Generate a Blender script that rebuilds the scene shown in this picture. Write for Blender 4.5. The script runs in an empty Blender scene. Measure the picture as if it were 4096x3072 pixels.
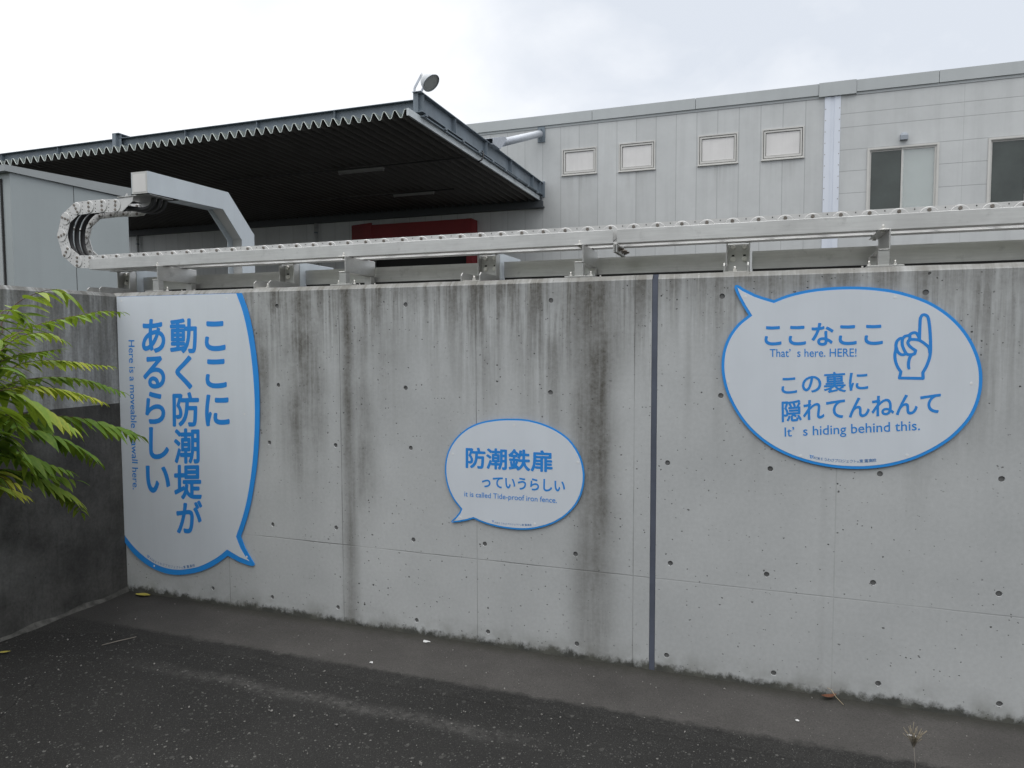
import bpy, bmesh, math, random
from mathutils import Vector, Matrix, Quaternion
from mathutils.geometry import tessellate_polygon
random.seed(7)
S = bpy.context.scene
C = S.collection
R = math.radians
PI = math.pi

# ------------------------------------------------------------------ camera
CAM = Vector((0, -3.514, 1.66)); FPX = 2826.1
yaw, pit, rol = R(-19.516), R(-3.4036), R(-0.1665)
_f = Vector((math.sin(yaw)*math.cos(pit), math.cos(yaw)*math.cos(pit), math.sin(pit)))
_r0 = Vector((math.cos(yaw), -math.sin(yaw), 0)); _u0 = _r0.cross(_f)
_r = math.cos(rol)*_r0 + math.sin(rol)*_u0
_u = -math.sin(rol)*_r0 + math.cos(rol)*_u0
cam = bpy.data.cameras.new('camera'); co = bpy.data.objects.new('camera', cam); C.objects.link(co)
cam.sensor_width = 36; cam.lens = FPX/4096*36; cam.clip_end = 3000; cam.clip_start = 0.05
M = Matrix((_r, _u, -_f)).transposed().to_4x4(); M.translation = CAM
co.matrix_world = M
S.camera = co
def ray(x, y): return _f + ((x-2048)/FPX)*_r + ((1536-y)/FPX)*_u
def PY(x, y, Y):
    d = ray(x, y); return CAM + d*((Y-CAM.y)/d.y)
def PX(x, y, X):
    d = ray(x, y); return CAM + d*((X-CAM.x)/d.x)
def crop(x0, y0, s): return lambda u, v: (x0+u/s, y0+v/s)

# ------------------------------------------------------------------ world, sun, exposure
SUN_EL, SUN_AZ = R(48), R(-38)          # azimuth from +Y towards +X: front left of the camera
W = bpy.data.worlds.new('World'); S.world = W; W.use_nodes = True
nt = W.node_tree; nt.nodes.clear()
class NB:
    """tiny node builder"""
    def __init__(s, nt): s.nt = nt
    def n(s, t, **k):
        x = s.nt.nodes.new(t)
        for a, b in k.items(): setattr(x, a, b)
        return x
    def put(s, sock, v):
        if isinstance(v, bpy.types.NodeSocket): s.nt.links.new(v, sock)
        elif v is not None: sock.default_value = v
    def m(s, op, a, b=None, c=None, clamp=False):
        x = s.n('ShaderNodeMath', operation=op); x.use_clamp = clamp
        s.put(x.inputs[0], a); s.put(x.inputs[1], b); s.put(x.inputs[2], c)
        return x.outputs[0]
    def vm(s, op, a, b=None):
        x = s.n('ShaderNodeVectorMath', operation=op); s.put(x.inputs[0], a); s.put(x.inputs[1], b)
        return x.outputs['Value'] if op in ('DOT_PRODUCT', 'LENGTH', 'DISTANCE') else x.outputs[0]
    def sep(s, v):
        x = s.n('ShaderNodeSeparateXYZ'); s.put(x.inputs[0], v); return x.outputs
    def comb(s, a, b, c):
        x = s.n('ShaderNodeCombineXYZ')
        for i, v in enumerate((a, b, c)): s.put(x.inputs[i], v)
        return x.outputs[0]
    def noise(s, v, scale, detail=3, rough=.5, dist=0):
        x = s.n('ShaderNodeTexNoise'); s.put(x.inputs['Vector'], v)
        x.inputs['Scale'].default_value = scale; x.inputs['Detail'].default_value = detail
        x.inputs['Roughness'].default_value = rough; x.inputs['Distortion'].default_value = dist
        return x.outputs[0]
    def vor(s, v, scale, feature='F1', rnd=1):
        x = s.n('ShaderNodeTexVoronoi', feature=feature); s.put(x.inputs['Vector'], v)
        x.inputs['Scale'].default_value = scale
        x.inputs['Randomness'].default_value = rnd
        return x.outputs
    def mr(s, v, a, b, c=0., d=1., smooth=False):
        x = s.n('ShaderNodeMapRange'); x.clamp = True
        if smooth: x.interpolation_type = 'SMOOTHSTEP'
        for i, q in enumerate((v, a, b, c, d)): s.put(x.inputs[i], q)
        return x.outputs[0]
    def mix(s, f, a, b, mode='MIX'):
        x = s.n('ShaderNodeMix', data_type='RGBA', blend_type=mode)
        s.put(x.inputs[0], f); s.put(x.inputs[6], a); s.put(x.inputs[7], b)
        return x.outputs[2]
def rgb(r, g=None, b=None):
    if g is None: g = b = r
    return (r, g, b, 1)
nb = NB(nt)
out = nb.n('ShaderNodeOutputWorld')
sky = nb.n('ShaderNodeTexSky', sky_type='NISHITA', sun_disc=False, sun_elevation=SUN_EL, sun_rotation=SUN_AZ)
bg1 = nb.n('ShaderNodeBackground'); bg1.inputs[1].default_value = .1
nt.links.new(sky.outputs[0], bg1.inputs[0])
tc = nb.n('ShaderNodeTexCoord').outputs['Generated']
x, y, z = nb.sep(tc)
zz = nb.m('MAXIMUM', z, 0.0)
den = nb.m('ADD', zz, .35)
cv = nb.comb(nb.m('DIVIDE', x, den), nb.m('DIVIDE', y, den), 0.0)
n1 = nb.noise(cv, 1.15, 7, .52, .15)
n2 = nb.noise(cv, 3.2, 6, .55, .3)
side = nb.vm('DOT_PRODUCT', tc, (-.84, .50, .1))
b0 = nb.m('ADD', nb.mr(side, .56, .95, -.16, .80), nb.m('MULTIPLY', nb.m('SUBTRACT', n1, .5), 1.9))
b0 = nb.m('ADD', b0, nb.m('MULTIPLY', nb.m('SUBTRACT', n2, .5), .9))
b0 = nb.m('ADD', b0, nb.mr(z, .22, .44, .5, 0.0), clamp=True)
ccol = nb.mix(nb.mr(b0, .12, .8), rgb(.755, .805, .885), rgb(1.14, 1.15, 1.17))
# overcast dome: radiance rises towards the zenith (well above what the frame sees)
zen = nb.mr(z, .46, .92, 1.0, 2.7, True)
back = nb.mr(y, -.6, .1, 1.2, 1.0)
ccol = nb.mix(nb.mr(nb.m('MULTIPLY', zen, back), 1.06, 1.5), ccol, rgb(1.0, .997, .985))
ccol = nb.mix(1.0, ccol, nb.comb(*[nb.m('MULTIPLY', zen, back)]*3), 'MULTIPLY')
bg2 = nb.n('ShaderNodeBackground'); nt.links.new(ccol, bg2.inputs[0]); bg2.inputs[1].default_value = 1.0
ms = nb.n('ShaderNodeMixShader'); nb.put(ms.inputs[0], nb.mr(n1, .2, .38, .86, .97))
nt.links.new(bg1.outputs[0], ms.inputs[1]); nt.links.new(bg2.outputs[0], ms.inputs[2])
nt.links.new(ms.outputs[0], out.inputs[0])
sl = bpy.data.lights.new('sun', 'SUN'); sl.energy = .5; sl.angle = R(20); sl.color = (1, .97, .93)
so = bpy.data.objects.new('sun', sl); C.objects.link(so)
sd = Vector((math.sin(SUN_AZ)*math.cos(SUN_EL), math.cos(SUN_AZ)*math.cos(SUN_EL), math.sin(SUN_EL)))
so.rotation_euler = sd.to_track_quat('Z', 'Y').to_euler(); so.location = (0, 0, 30)
vs = S.view_settings; vs.view_transform = 'Standard'; vs.look = 'None'; vs.exposure = 0; vs.gamma = 1
vs.use_curve_mapping = False

# ------------------------------------------------------------------ materials
MATS = {}
def mat(name, col=.5, rough=.6, metal=0, spec=None, build=None):
    m = bpy.data.materials.new(name); m.use_nodes = True
    b = m.node_tree.nodes['Principled BSDF']
    if not isinstance(col, tuple): col = rgb(col)
    b.inputs['Base Color'].default_value = col if len(col) == 4 else (*col, 1)
    b.inputs['Roughness'].default_value = rough; b.inputs['Metallic'].default_value = metal
    if spec is not None: b.inputs['Specular IOR Level'].default_value = spec
    if build: build(NB(m.node_tree), b)
    MATS[name] = m
    return m
def pos(nb): return nb.n('ShaderNodeNewGeometry').outputs['Position']
def bump(nb, b, h, strength=.3, dist=.01):
    x = nb.n('ShaderNodeBump'); x.inputs['Strength'].default_value = strength
    x.inputs['Distance'].default_value = dist
    nb.put(x.inputs['Height'], h); nb.nt.links.new(x.outputs[0], b.inputs['Normal'])
def var(col, amt=.12, scale=3., rough=None, streak=None, bmp=0, bscale=60.):
    """paint or metal with gentle wear: broad blotches, fine grain and run-down streaks"""
    def f(nb, b):
        p = pos(nb)
        n = nb.noise(p, scale, 5, .6)
        k = nb.mr(n, .3, .7, 1-amt, 1+amt)
        if streak:
            X, Y, Z = nb.sep(p)
            s = nb.noise(nb.comb(nb.m('ADD', X, Y), nb.m('MULTIPLY', Z, .06), 0.0), streak, 4, .6)
            k = nb.m('MULTIPLY', k, nb.mr(s, .45, .75, 1.0, 1-amt*1.3))
        c = nb.mix(1.0, rgb(*col), nb.comb(k, k, k), 'MULTIPLY')
        nb.put(b.inputs['Base Color'], c)
        if rough: nb.put(b.inputs['Roughness'], nb.mr(nb.noise(p, scale*4, 3), .3, .7, rough[0], rough[1]))
        if bmp: bump(nb, b, nb.noise(p, bscale, 4), bmp, .004)
    return f

H_ = 1.964
VJ = [-3.128, -2.299, -1.449, -.597]            # formwork joints, left pour
VJR = [.33, 1.19]
def concrete(left):
    def f(nb, b):
        p = pos(nb); X, Y, Z = nb.sep(p)
        base = nb.mix(nb.mr(nb.noise(p, 1.3, 5, .6), .3, .7), rgb(.418, .432, .442), rgb(.515, .53, .54))
        fine = nb.mr(nb.noise(p, 55, 4, .65), .25, .75, .93, 1.06)
        base = nb.mix(1.0, base, nb.comb(fine, fine, fine), 'MULTIPLY')
        # run-down streaks from the coping
        sv = nb.comb(X, 0.0, nb.m('MULTIPLY', Z, .045))
        s1 = nb.noise(sv, 13, 6, .68); s2 = nb.noise(sv, 42, 4, .6)
        blot = nb.noise(p, 6.5, 6, .68)
        st = nb.m('ADD', nb.m('ADD', nb.m('MULTIPLY', s1, .56), nb.m('MULTIPLY', s2, .28)), nb.m('MULTIPLY', blot, .16))
        patch = nb.noise(nb.comb(X, 0.0, nb.m('MULTIPLY', Z, .12)), 2.6, 3, .5)
        reach = nb.mr(patch, .3, .7, .3, 1.25)                  # how far down a streak group runs
        top = nb.mr(nb.m('DIVIDE', nb.m('SUBTRACT', 1.99, Z), reach), 0, 1, 1, 0)
        top = nb.m('POWER', top, 1.3)
        stain = nb.m('MULTIPLY', top, nb.mr(st, .425, .55, .05 if left else .0, 1.05 if left else .8))
        rim = nb.m('MULTIPLY', nb.mr(Z, 1.72, 1.97, 0, 1, True), nb.mr(st, .39, .56, .2, .85))
        stain = nb.m('MAXIMUM', stain, rim)
        # broad wet bands
        bands = [(-2.245, .085, 1.1, .0), (-2.19, .20, .7, .7), (-2.56, .26, 1.0, .9), (-2.85, .14, .8, 1.1), (-.80, .19, 1.15, .0), (-.76, .09, 1.05, .55), (-.82, .28, 1.02, 1.45), (-2.0, .25, .5, 1.35), (-1.95, .17, .35, 1.25), (-1.62, .1, .25, 1.3), (-2.85, .12, .3, 1.2)] if left else \
                [(-.02, .05, .3, 1.2), (.28, .03, .16, .0), (-.2, .04, .25, 1.3), (.62, .05, .25, 1.5), (1.0, .06, .3, 1.5), (-.34, .03, .3, 1.3)]
        for xc, w, a, z0 in bands:
            wob = nb.m('MULTIPLY', nb.m('SUBTRACT', nb.noise(nb.comb(0.0, xc, Z), 3.1, 3), .5), w*.5)
            d = nb.m('ABSOLUTE', nb.m('SUBTRACT', nb.m('ADD', X, wob), xc))
            g = nb.mr(d, 0, w, 1, 0, True)
            g = nb.m('MULTIPLY', g, nb.mr(st, .42, .54, .72 if a > 1 else .5, 1.0))
            g = nb.m('MULTIPLY', g, nb.mr(nb.noise(nb.comb(X, xc, Z), 5., 5, .62), .34, .58, .78 if a > 1 else .55, 1.0))
            if z0: g = nb.m('MULTIPLY', g, nb.mr(Z, z0-.35, z0+.35, 0, 1, True))
            else: g = nb.m('MULTIPLY', g, nb.mr(Z, -.2, 1.9, .45, 1.0))
            stain = nb.m('MAXIMUM', stain, nb.m('MULTIPLY', g, a))
        grit = nb.mr(nb.noise(p, 48, 4, .7), .3, .7, .78, 1.12)
        stain = nb.m('MULTIPLY', stain, grit)
        col = nb.mix(nb.m('MULTIPLY', stain, .92, clamp=True), base, rgb(.088, .083, .072))
        chm = nb.m('MULTIPLY', nb.mr(Z, H_-.004, H_+.008, 0, 1), nb.mr(blot, .35, .65, .35, .85))
        col = nb.mix(chm, col, rgb(.20, .195, .18))  # chamfer darkened in colour to offset the sky light it catches
        # pale lime runs
        lime = nb.m('MULTIPLY', nb.mr(s2, .60, .72, 0, .35), nb.mr(Z, .9, 1.8, 0, 1))
        col = nb.mix(lime, col, rgb(.55, .56, .55))
        # formwork joints
        ln = None
        jm = nb.mr(nb.noise(p, 2.2, 2), .35, .62, .08, .85 if left else .4)
        for xj in (VJ if left else VJR):
            d = nb.m('ABSOLUTE', nb.m('SUBTRACT', nb.m('ADD', X, nb.m('MULTIPLY', nb.noise(p, 9, 2), .003)), xj))
            q = nb.mr(d, .0012, .0032, 1 if left else .6, 0); ln = q if ln is None else nb.m('MAXIMUM', ln, q)
        d = nb.m('ABSOLUTE', nb.m('SUBTRACT', nb.m('ADD', Z, nb.m('MULTIPLY', nb.noise(p, 7, 2), .005)), .4785))
        q = nb.mr(d, .0012, .004, .9, 0)
        ln = nb.m('MULTIPLY', nb.m('MAXIMUM', ln, q), jm)
        col = nb.mix(nb.m('MULTIPLY', ln, .8), col, rgb(.09, .09, .085))
        # air voids
        wp = nb.vm('ADD', p, nb.vm('MULTIPLY', nb.n('ShaderNodeTexNoise').outputs[1], (.0, .0, .0)))
        pit = None
        for sc, r0, th in ((13, .075, .55), (26, .11, .60), (52, .16, .66)):
            pv = nb.comb(X, Y, nb.m('MULTIPLY', nb.m('ADD', Z, nb.m('MULTIPLY', nb.noise(p, 40, 2), .02)), 1.35))
            vo = nb.vor(pv, sc)
            rr = nb.sep(vo[1])
            q = nb.m('MULTIPLY', nb.mr(vo[0], nb.m('MULTIPLY', rr[1], r0), nb.m('ADD', nb.m('MULTIPLY', rr[1], r0), .02), 1, 0), nb.m('GREATER_THAN', rr[0], th))
            pit = q if pit is None else nb.m('MAXIMUM', pit, q)
        pit = nb.m('MULTIPLY', pit, nb.mr(nb.noise(p, 1.7, 3), .36, .55, .3, 1.0))
        col = nb.mix(nb.m('MULTIPLY', pit, .92), col, rgb(.05, .05, .048))
        # moss and splash dirt along the foot, ragged edge
        mo = nb.m('ADD', nb.m('MULTIPLY', nb.noise(nb.comb(X, 0.0, nb.m('MULTIPLY', Z, .8)), 22, 5, .72), .11), nb.m('MULTIPLY', nb.noise(p, 2.5, 3), .06))
        mk = nb.mr(nb.m('SUBTRACT', nb.m('SUBTRACT', mo, .045), Z), -.008, .022, 0, 1)
        col = nb.mix(nb.m('MULTIPLY', mk, .93), col, rgb(.030, .031, .024))
        haze = nb.m('MULTIPLY', nb.mr(Z, 0, .16, 1, 0, True), nb.mr(nb.noise(p, 9, 4), .4, .65, 0, .5))
        col = nb.mix(haze, col, rgb(.15, .15, .13))
        nb.put(b.inputs['Base Color'], col)
        nb.put(b.inputs['Roughness'], .88)
        h = nb.m('SUBTRACT', nb.m('MULTIPLY', nb.noise(p, 30, 5, .6), .25), nb.m('MAXIMUM', pit, ln))
        bump(nb, b, h, .5, .004)
    return f
mat('concrete_left', .4, .9, build=concrete(True))
mat('concrete_right', .4, .9, build=concrete(False))
def oldwall(lo):
    def f(nb, b):
        p = pos(nb); X, Y, Z = nb.sep(p)
        sv = nb.comb(0.0, Y, nb.m('MULTIPLY', Z, .07))
        st = nb.noise(sv, 15, 6, .65); bl = nb.noise(p, 4.5, 6, .65); fine = nb.noise(p, 60, 3, .6)
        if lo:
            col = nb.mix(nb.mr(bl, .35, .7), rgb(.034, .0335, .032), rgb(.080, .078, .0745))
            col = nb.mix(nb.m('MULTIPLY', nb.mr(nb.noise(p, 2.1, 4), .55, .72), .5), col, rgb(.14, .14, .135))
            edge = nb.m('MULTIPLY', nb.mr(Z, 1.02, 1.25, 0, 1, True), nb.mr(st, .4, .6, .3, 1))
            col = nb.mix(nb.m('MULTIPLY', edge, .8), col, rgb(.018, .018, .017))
        else:
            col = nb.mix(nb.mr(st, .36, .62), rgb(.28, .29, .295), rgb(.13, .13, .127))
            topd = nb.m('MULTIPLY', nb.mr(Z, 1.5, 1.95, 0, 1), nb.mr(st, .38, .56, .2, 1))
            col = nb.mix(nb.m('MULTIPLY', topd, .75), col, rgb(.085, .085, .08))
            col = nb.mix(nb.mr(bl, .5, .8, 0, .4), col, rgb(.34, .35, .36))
        vo = nb.vor(p, 24); rr = nb.sep(vo[1])
        pt = nb.m('MULTIPLY', nb.mr(vo[0], nb.m('MULTIPLY', rr[1], .12), nb.m('ADD', nb.m('MULTIPLY', rr[1], .12), .03), 1, 0), nb.m('GREATER_THAN', rr[0], .6))
        col = nb.mix(nb.m('MULTIPLY', pt, .8), col, rgb(.012, .012, .012))
        run = nb.noise(nb.comb(0.0, Y, nb.m('MULTIPLY', Z, .12)), 30, 5, .7)
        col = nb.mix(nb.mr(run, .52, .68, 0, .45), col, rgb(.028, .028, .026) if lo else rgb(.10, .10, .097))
        k = nb.mr(fine, .25, .75, .8, 1.2)
        col = nb.mix(1.0, col, nb.comb(k, k, k), 'MULTIPLY')
        nb.put(b.inputs['Base Color'], col)
        bump(nb, b, nb.m('ADD', bl, nb.m('MULTIPLY', fine, .4)), .5, .008)
    return f
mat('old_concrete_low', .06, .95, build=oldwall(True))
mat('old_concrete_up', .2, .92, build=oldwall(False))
def asph_col(nb, p):
    X, Y, Z = nb.sep(p)
    big = nb.noise(p, 1.1, 5, .6); fine = nb.noise(p, 130, 3, .7)
    col = nb.mix(nb.mr(big, .3, .7), rgb(.0125, .0123, .012), rgb(.0245, .0240, .0232))
    k = nb.mr(fine, .3, .7, .55, 1.5)
    col = nb.mix(1.0, col, nb.comb(k, k, k), 'MULTIPLY')
    h = fine
    for sc, th, r0, c in ((34, .66, .34, .050), (48, .88, .30, .13), (95, .76, .36, .11), (170, .70, .36, .085), (60, .93, .26, .21), (260, .72, .4, .09)):
        vo = nb.vor(p, sc); rr = nb.sep(vo[1])
        s = nb.m('MULTIPLY', nb.mr(vo[0], nb.m('MULTIPLY', rr[2], r0), nb.m('ADD', nb.m('MULTIPLY', rr[2], r0), .06), 1, 0), nb.m('GREATER_THAN', rr[0], th))
        t = nb.mr(rr[1], 0, 1, .45, 1.15)
        col = nb.mix(nb.m('MULTIPLY', s, .85), col, nb.mix(1.0, rgb(c, c*.985, c*.94), nb.comb(t, t, t), 'MULTIPLY'))
        h = nb.m('ADD', h, nb.m('MULTIPLY', s, .5))
    # worn pale dust line parallel to the wall
    wob = nb.m('MULTIPLY', nb.m('SUBTRACT', nb.noise(nb.comb(X, 0.0, 0.0), 2.2, 3), .5), .16)
    d = nb.m('ABSOLUTE', nb.m('ADD', nb.m('ADD', Y, .80), wob))
    g = nb.m('MULTIPLY', nb.mr(d, 0, .075, 1, 0, True), nb.mr(nb.noise(p, 26, 5, .7), .36, .66, 0, 1))
    g = nb.m('MULTIPLY', g, nb.m('MULTIPLY', nb.mr(X, -3.3, -2.5, 0, 1), nb.mr(X, -1.2, -.75, 1, 0)))
    col = nb.mix(nb.m('MULTIPLY', g, .4), col, rgb(.145, .14, .135))
    return col, h
def asphalt(nb, b):
    col, h = asph_col(nb, pos(nb))
    p = pos(nb); X, Y, Z = nb.sep(p)                # hairline cracks
    for (ax_, ay), (bx_, by), s_ in (((-3.37, -1.06), (-3.10, -1.52), 1.0), ((-1.9, -1.75), (-.9, -1.35), .45)):
        L_ = math.hypot(bx_-ax_, by-ay); ux, uy = (bx_-ax_)/L_, (by-ay)/L_
        wv = nb.m('MULTIPLY', nb.m('SUBTRACT', nb.noise(p, 9, 5, .7), .5), .09)
        dd = nb.m('ABSOLUTE', nb.m('ADD', nb.m('SUBTRACT', nb.m('MULTIPLY', nb.m('SUBTRACT', X, ax_), uy), nb.m('MULTIPLY', nb.m('SUBTRACT', Y, ay), ux)), wv))
        al = nb.m('ADD', nb.m('MULTIPLY', nb.m('SUBTRACT', X, ax_), ux), nb.m('MULTIPLY', nb.m('SUBTRACT', Y, ay), uy))
        q = nb.m('MULTIPLY', nb.mr(dd, .0015, .004, s_, 0), nb.m('MULTIPLY', nb.mr(al, 0, .1, 0, 1), nb.mr(al, L_-.1, L_, 1, 0)))
        col = nb.mix(nb.m('MULTIPLY', q, .9), col, rgb(.004))
    nb.put(b.inputs['Base Color'], col)
    nb.put(b.inputs['Roughness'], .85)
    bump(nb, b, h, .9, .006)
mat('asphalt', .03, .9, spec=.3, build=asphalt)
def strip(nb, b):
    p = pos(nb); X, Y, Z = nb.sep(p)
    big = nb.noise(p, 2.0, 5, .6); fine = nb.noise(p, 160, 3, .7)
    col = nb.mix(nb.mr(big, .3, .7), rgb(.050, .0475, .0455), rgb(.076, .072, .069))
    k = nb.mr(fine, .3, .7, .75, 1.28)
    col = nb.mix(1.0, col, nb.comb(k, k, k), 'MULTIPLY')
    vo = nb.vor(p, 120); rr = nb.sep(vo[1])
    s = nb.m('MULTIPLY', nb.mr(vo[0], .2, .28, 1, 0), nb.m('GREATER_THAN', rr[0], .965))
    col = nb.mix(nb.m('MULTIPLY', s, .6), col, rgb(.22, .21, .2))
    s = nb.m('MULTIPLY', nb.mr(vo[0], .25, .33, 1, 0), nb.m('LESS_THAN', rr[0], .05))
    col = nb.mix(nb.m('MULTIPLY', s, .7), col, rgb(.022, .021, .02))
    # damp, mossy grit in the angle with the wall, ragged edge; darker towards the left corner
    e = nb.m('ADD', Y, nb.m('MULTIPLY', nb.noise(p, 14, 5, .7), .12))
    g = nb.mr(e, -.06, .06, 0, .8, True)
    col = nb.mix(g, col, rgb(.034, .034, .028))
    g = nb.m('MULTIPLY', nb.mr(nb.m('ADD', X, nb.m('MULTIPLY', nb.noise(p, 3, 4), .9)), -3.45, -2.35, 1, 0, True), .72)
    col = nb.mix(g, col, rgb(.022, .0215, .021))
    ac, ah = asph_col(nb, p)
    e = nb.m('ADD', Y, nb.m('MULTIPLY', nb.m('SUBTRACT', nb.noise(p, 11, 6, .75), .5), .13))
    em = nb.mr(e, -.475, -.435, 1, 0)
    col = nb.mix(em, col, ac)
    nb.put(b.inputs['Base Color'], col)
    bump(nb, b, nb.m('ADD', fine, nb.m('MULTIPLY', big, .4)), .6, .005)
mat('pavement_strip', .07, .9, spec=.3, build=strip)
mat('board_white', .6, .38, build=var((.665, .71, .775), .03, 2.0, (.3, .42), streak=9))
mat('board_blue', (.020, .205, .61), .4, build=var((.030, .29, .80), .05, 3, (.32, .45)))
mat('text_blue', (.024, .25, .72), .5)
mat('small_blue', (.055, .19, .46), .5)
mat('board_edge', (.30, .31, .33), .5)
mat('cap_white', (.72, .74, .77), .4)
mat('sealant', (.088, .10, .135), .55, build=var((.090, .102, .138), .16, 5, bmp=.15))
def steel(col, rough, bs=.1):
    def f(nb, b):
        p = pos(nb); X, Y, Z = nb.sep(p)
        br = nb.noise(nb.comb(nb.m('MULTIPLY', X, .05), nb.m('MULTIPLY', Y, .3), Z), 140, 3, .6)
        bl = nb.noise(p, 4., 4, .6); sm = nb.noise(p, 14, 4, .6)
        k = nb.m('MULTIPLY', nb.mr(br, .3, .7, .93, 1.05), nb.mr(bl, .35, .7, 1.06, .86))
        k = nb.m('MULTIPLY', k, nb.mr(sm, .62, .75, 1, .8))
        nb.put(b.inputs['Base Color'], nb.mix(1.0, rgb(*col), nb.comb(k, k, k), 'MULTIPLY'))
        nb.put(b.inputs['Roughness'], nb.m('ADD', nb.mr(bl, .3, .7, rough-.07, rough+.1), nb.mr(br, .3, .7, -.03, .04)))
        bump(nb, b, br, .06, .001)
    return f
mat('stainless', .5, .4, 1, build=steel((.56, .56, .55), .42))
mat('rail_steel', .5, .5, .7, build=steel((.635, .64, .64), .52))
mat('chain_zinc', .6, .55, .2, build=var((.60, .60, .60), .07, 9, (.4, .55)))
mat('bolt_steel', .3, .4, .8, build=var((.235, .21, .19), .2, 30))
mat('bolt_bright', .5, .35, .6, build=var((.70, .69, .66), .12, 30))
mat('rubber', .012, .6)
mat('cable_black', (.010, .010, .012), .45)
mat('arm_paint', (.50, .53, .58), .45, build=var((.475, .52, .56), .06, 2.2, (.4, .52), streak=8))
mat('arm_end', (.55, .55, .54), .5, build=var((.52, .52, .51), .06, 5))
mat('hole_dark', .015, .9)
def panel(nb, b, col, vert=True, amt=.05):
    pass
def facade(kind):
    def f(nb, b):
        p = pos(nb); X, Y, Z = nb.sep(p)
        n = nb.noise(p, .55, 4, .55); fine = nb.noise(p, 8, 3)
        col = nb.mix(nb.mr(n, .3, .7), rgb(.475, .49, .495), rgb(.53, .545, .55))
        k = nb.mr(fine, .3, .7, .985, 1.015)
        col = nb.mix(1.0, col, nb.comb(k, k, k), 'MULTIPLY')
        if kind == 'left':
            q = nb.m('DIVIDE', nb.m('ADD', X, 6.0), .5845)
            fr = nb.m('ABSOLUTE', nb.m('SUBTRACT', nb.m('SUBTRACT', q, nb.m('FLOOR', nb.m('ADD', q, .5))), 0.0))
            ln = nb.mr(fr, .010, .024, .38, 0)
            pid = nb.m('FLOOR', q)
            wn = nb.n('ShaderNodeTexWhiteNoise', noise_dimensions='1D'); nb.put(wn.inputs['W'], pid)
            k = nb.mr(wn.outputs[0], 0, 1, .955, 1.03)
            col = nb.mix(1.0, col, nb.comb(k, k, k), 'MULTIPLY')
        else:
            ln = None
            for zj in (7.82, 7.455, 6.855, 6.28, 5.687, 5.09, 4.5):
                q = nb.mr(nb.m('ABSOLUTE', nb.m('SUBTRACT', Z, zj)), .005, .013, .48, 0)
                ln = q if ln is None else nb.m('MAXIMUM', ln, q)
            q = nb.mr(nb.m('ABSOLUTE', nb.m('SUBTRACT', X, 4.811)), .004, .009, .25, 0)
            ln = nb.m('MAXIMUM', ln, q)
        sk = nb.noise(nb.comb(X, 0.0, nb.m('MULTIPLY', Z, .05)), 3.2, 5, .65)
        k = nb.m('MULTIPLY', nb.mr(sk, .48, .72, 1.0, .91), nb.mr(nb.noise(p, 2.1, 4), .35, .7, 1.02, .965))
        col = nb.mix(1.0, col, nb.comb(k, k, k), 'MULTIPLY')
        # rain dirt below the small windows
        if kind == 'left':
            for xc in (-5.41, -3.64, -1.31, .43):
                g = nb.m('MULTIPLY', nb.mr(nb.m('ABSOLUTE', nb.m('SUBTRACT', X, xc)), .2, .55, 1, 0, True), nb.m('MULTIPLY', nb.mr(Z, 5.9, 6.75, 0, 1), nb.mr(Z, 6.76, 6.8, 1, 0)))
                g = nb.m('MULTIPLY', g, nb.mr(nb.noise(nb.comb(X, 0.0, nb.m('MULTIPLY', Z, .06)), 9, 4), .42, .66, 0, .32))
                col = nb.mix(g, col, rgb(.27, .27, .26))
        col = nb.mix(ln, col, rgb(.16, .165, .17))
        nb.put(b.inputs['Base Color'], col)
        bump(nb, b, nb.m('MULTIPLY', ln, -1.0), .4, .01)
    return f
mat('facade_left', .5, .6, build=facade('left'))
mat('facade_right', .5, .6, build=facade('right'))
mat('parapet', (.40, .425, .435), .5, build=var((.415, .44, .45), .05, .7, streak=2))
mat('joint_white', (.66, .70, .78), .4, build=var((.645, .685, .765), .03, 1.5))
mat('joint_groove', (.55, .58, .65), .5)
mat('frame_beige', (.55, .54, .52), .45, build=var((.54, .535, .515), .05, 3))
mat('panel_beige', (.60, .59, .58), .5, build=var((.655, .645, .64), .05, 2, streak=7))
mat('dark_gap', .03, .8)
mat('glass_dark', (.030, .036, .035), .15, spec=.5, build=var((.042, .053, .049), .3, 1.2, (.08, .2)))
def blind(nb, b):
    p = pos(nb); X, Y, Z = nb.sep(p)
    w = nb.m('ADD', Z, nb.m('MULTIPLY', nb.noise(nb.comb(X, 0.0, nb.m('MULTIPLY', Z, 3.0)), 1.6, 3), .035))
    fr = nb.m('FRACT', nb.m('DIVIDE', w, .027))
    ln = nb.mr(fr, .0, .25, .45, 0)
    col = nb.mix(ln, rgb(.30, .345, .335), rgb(.19, .225, .215))
    st = nb.m('MULTIPLY', nb.mr(nb.noise(nb.comb(nb.m('MULTIPLY', X, .6), 0.0, Z), 2.2, 4), .52, .68), .35)
    col = nb.mix(st, col, rgb(.2, .23, .225))
    nb.put(b.inputs['Base Color'], col)
mat('blind', (.4, .45, .43), .35, spec=.6, build=blind)
mat('glass_clear', (.9, .95, .95), .05)
g = MATS['glass_clear']; gb = g.node_tree.nodes['Principled BSDF']; gb.inputs['Alpha'].default_value = .18; gb.inputs['Specular IOR Level'].default_value = .8
mat('canopy_steel', (.10, .13, .155), .5, build=var((.165, .20, .235), .16, 2.5, (.42, .6), streak=6))
mat('deck_under', (.20, .19, .175), .7, build=var((.074, .070, .063), .12, 1.5))
mat('deck_edge', (.60, .655, .635), .6)
mat('deck_top', (.28, .36, .34), .6, build=var((.05, .068, .064), .12, 2))
mat('shade_steel', (.06, .068, .076), .6)  # darker copy of the canopy steel, shade under the deck put into its colour
mat('fascia', (.52, .56, .58), .45, build=var((.52, .56, .585), .06, 1.5, streak=4))
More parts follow.
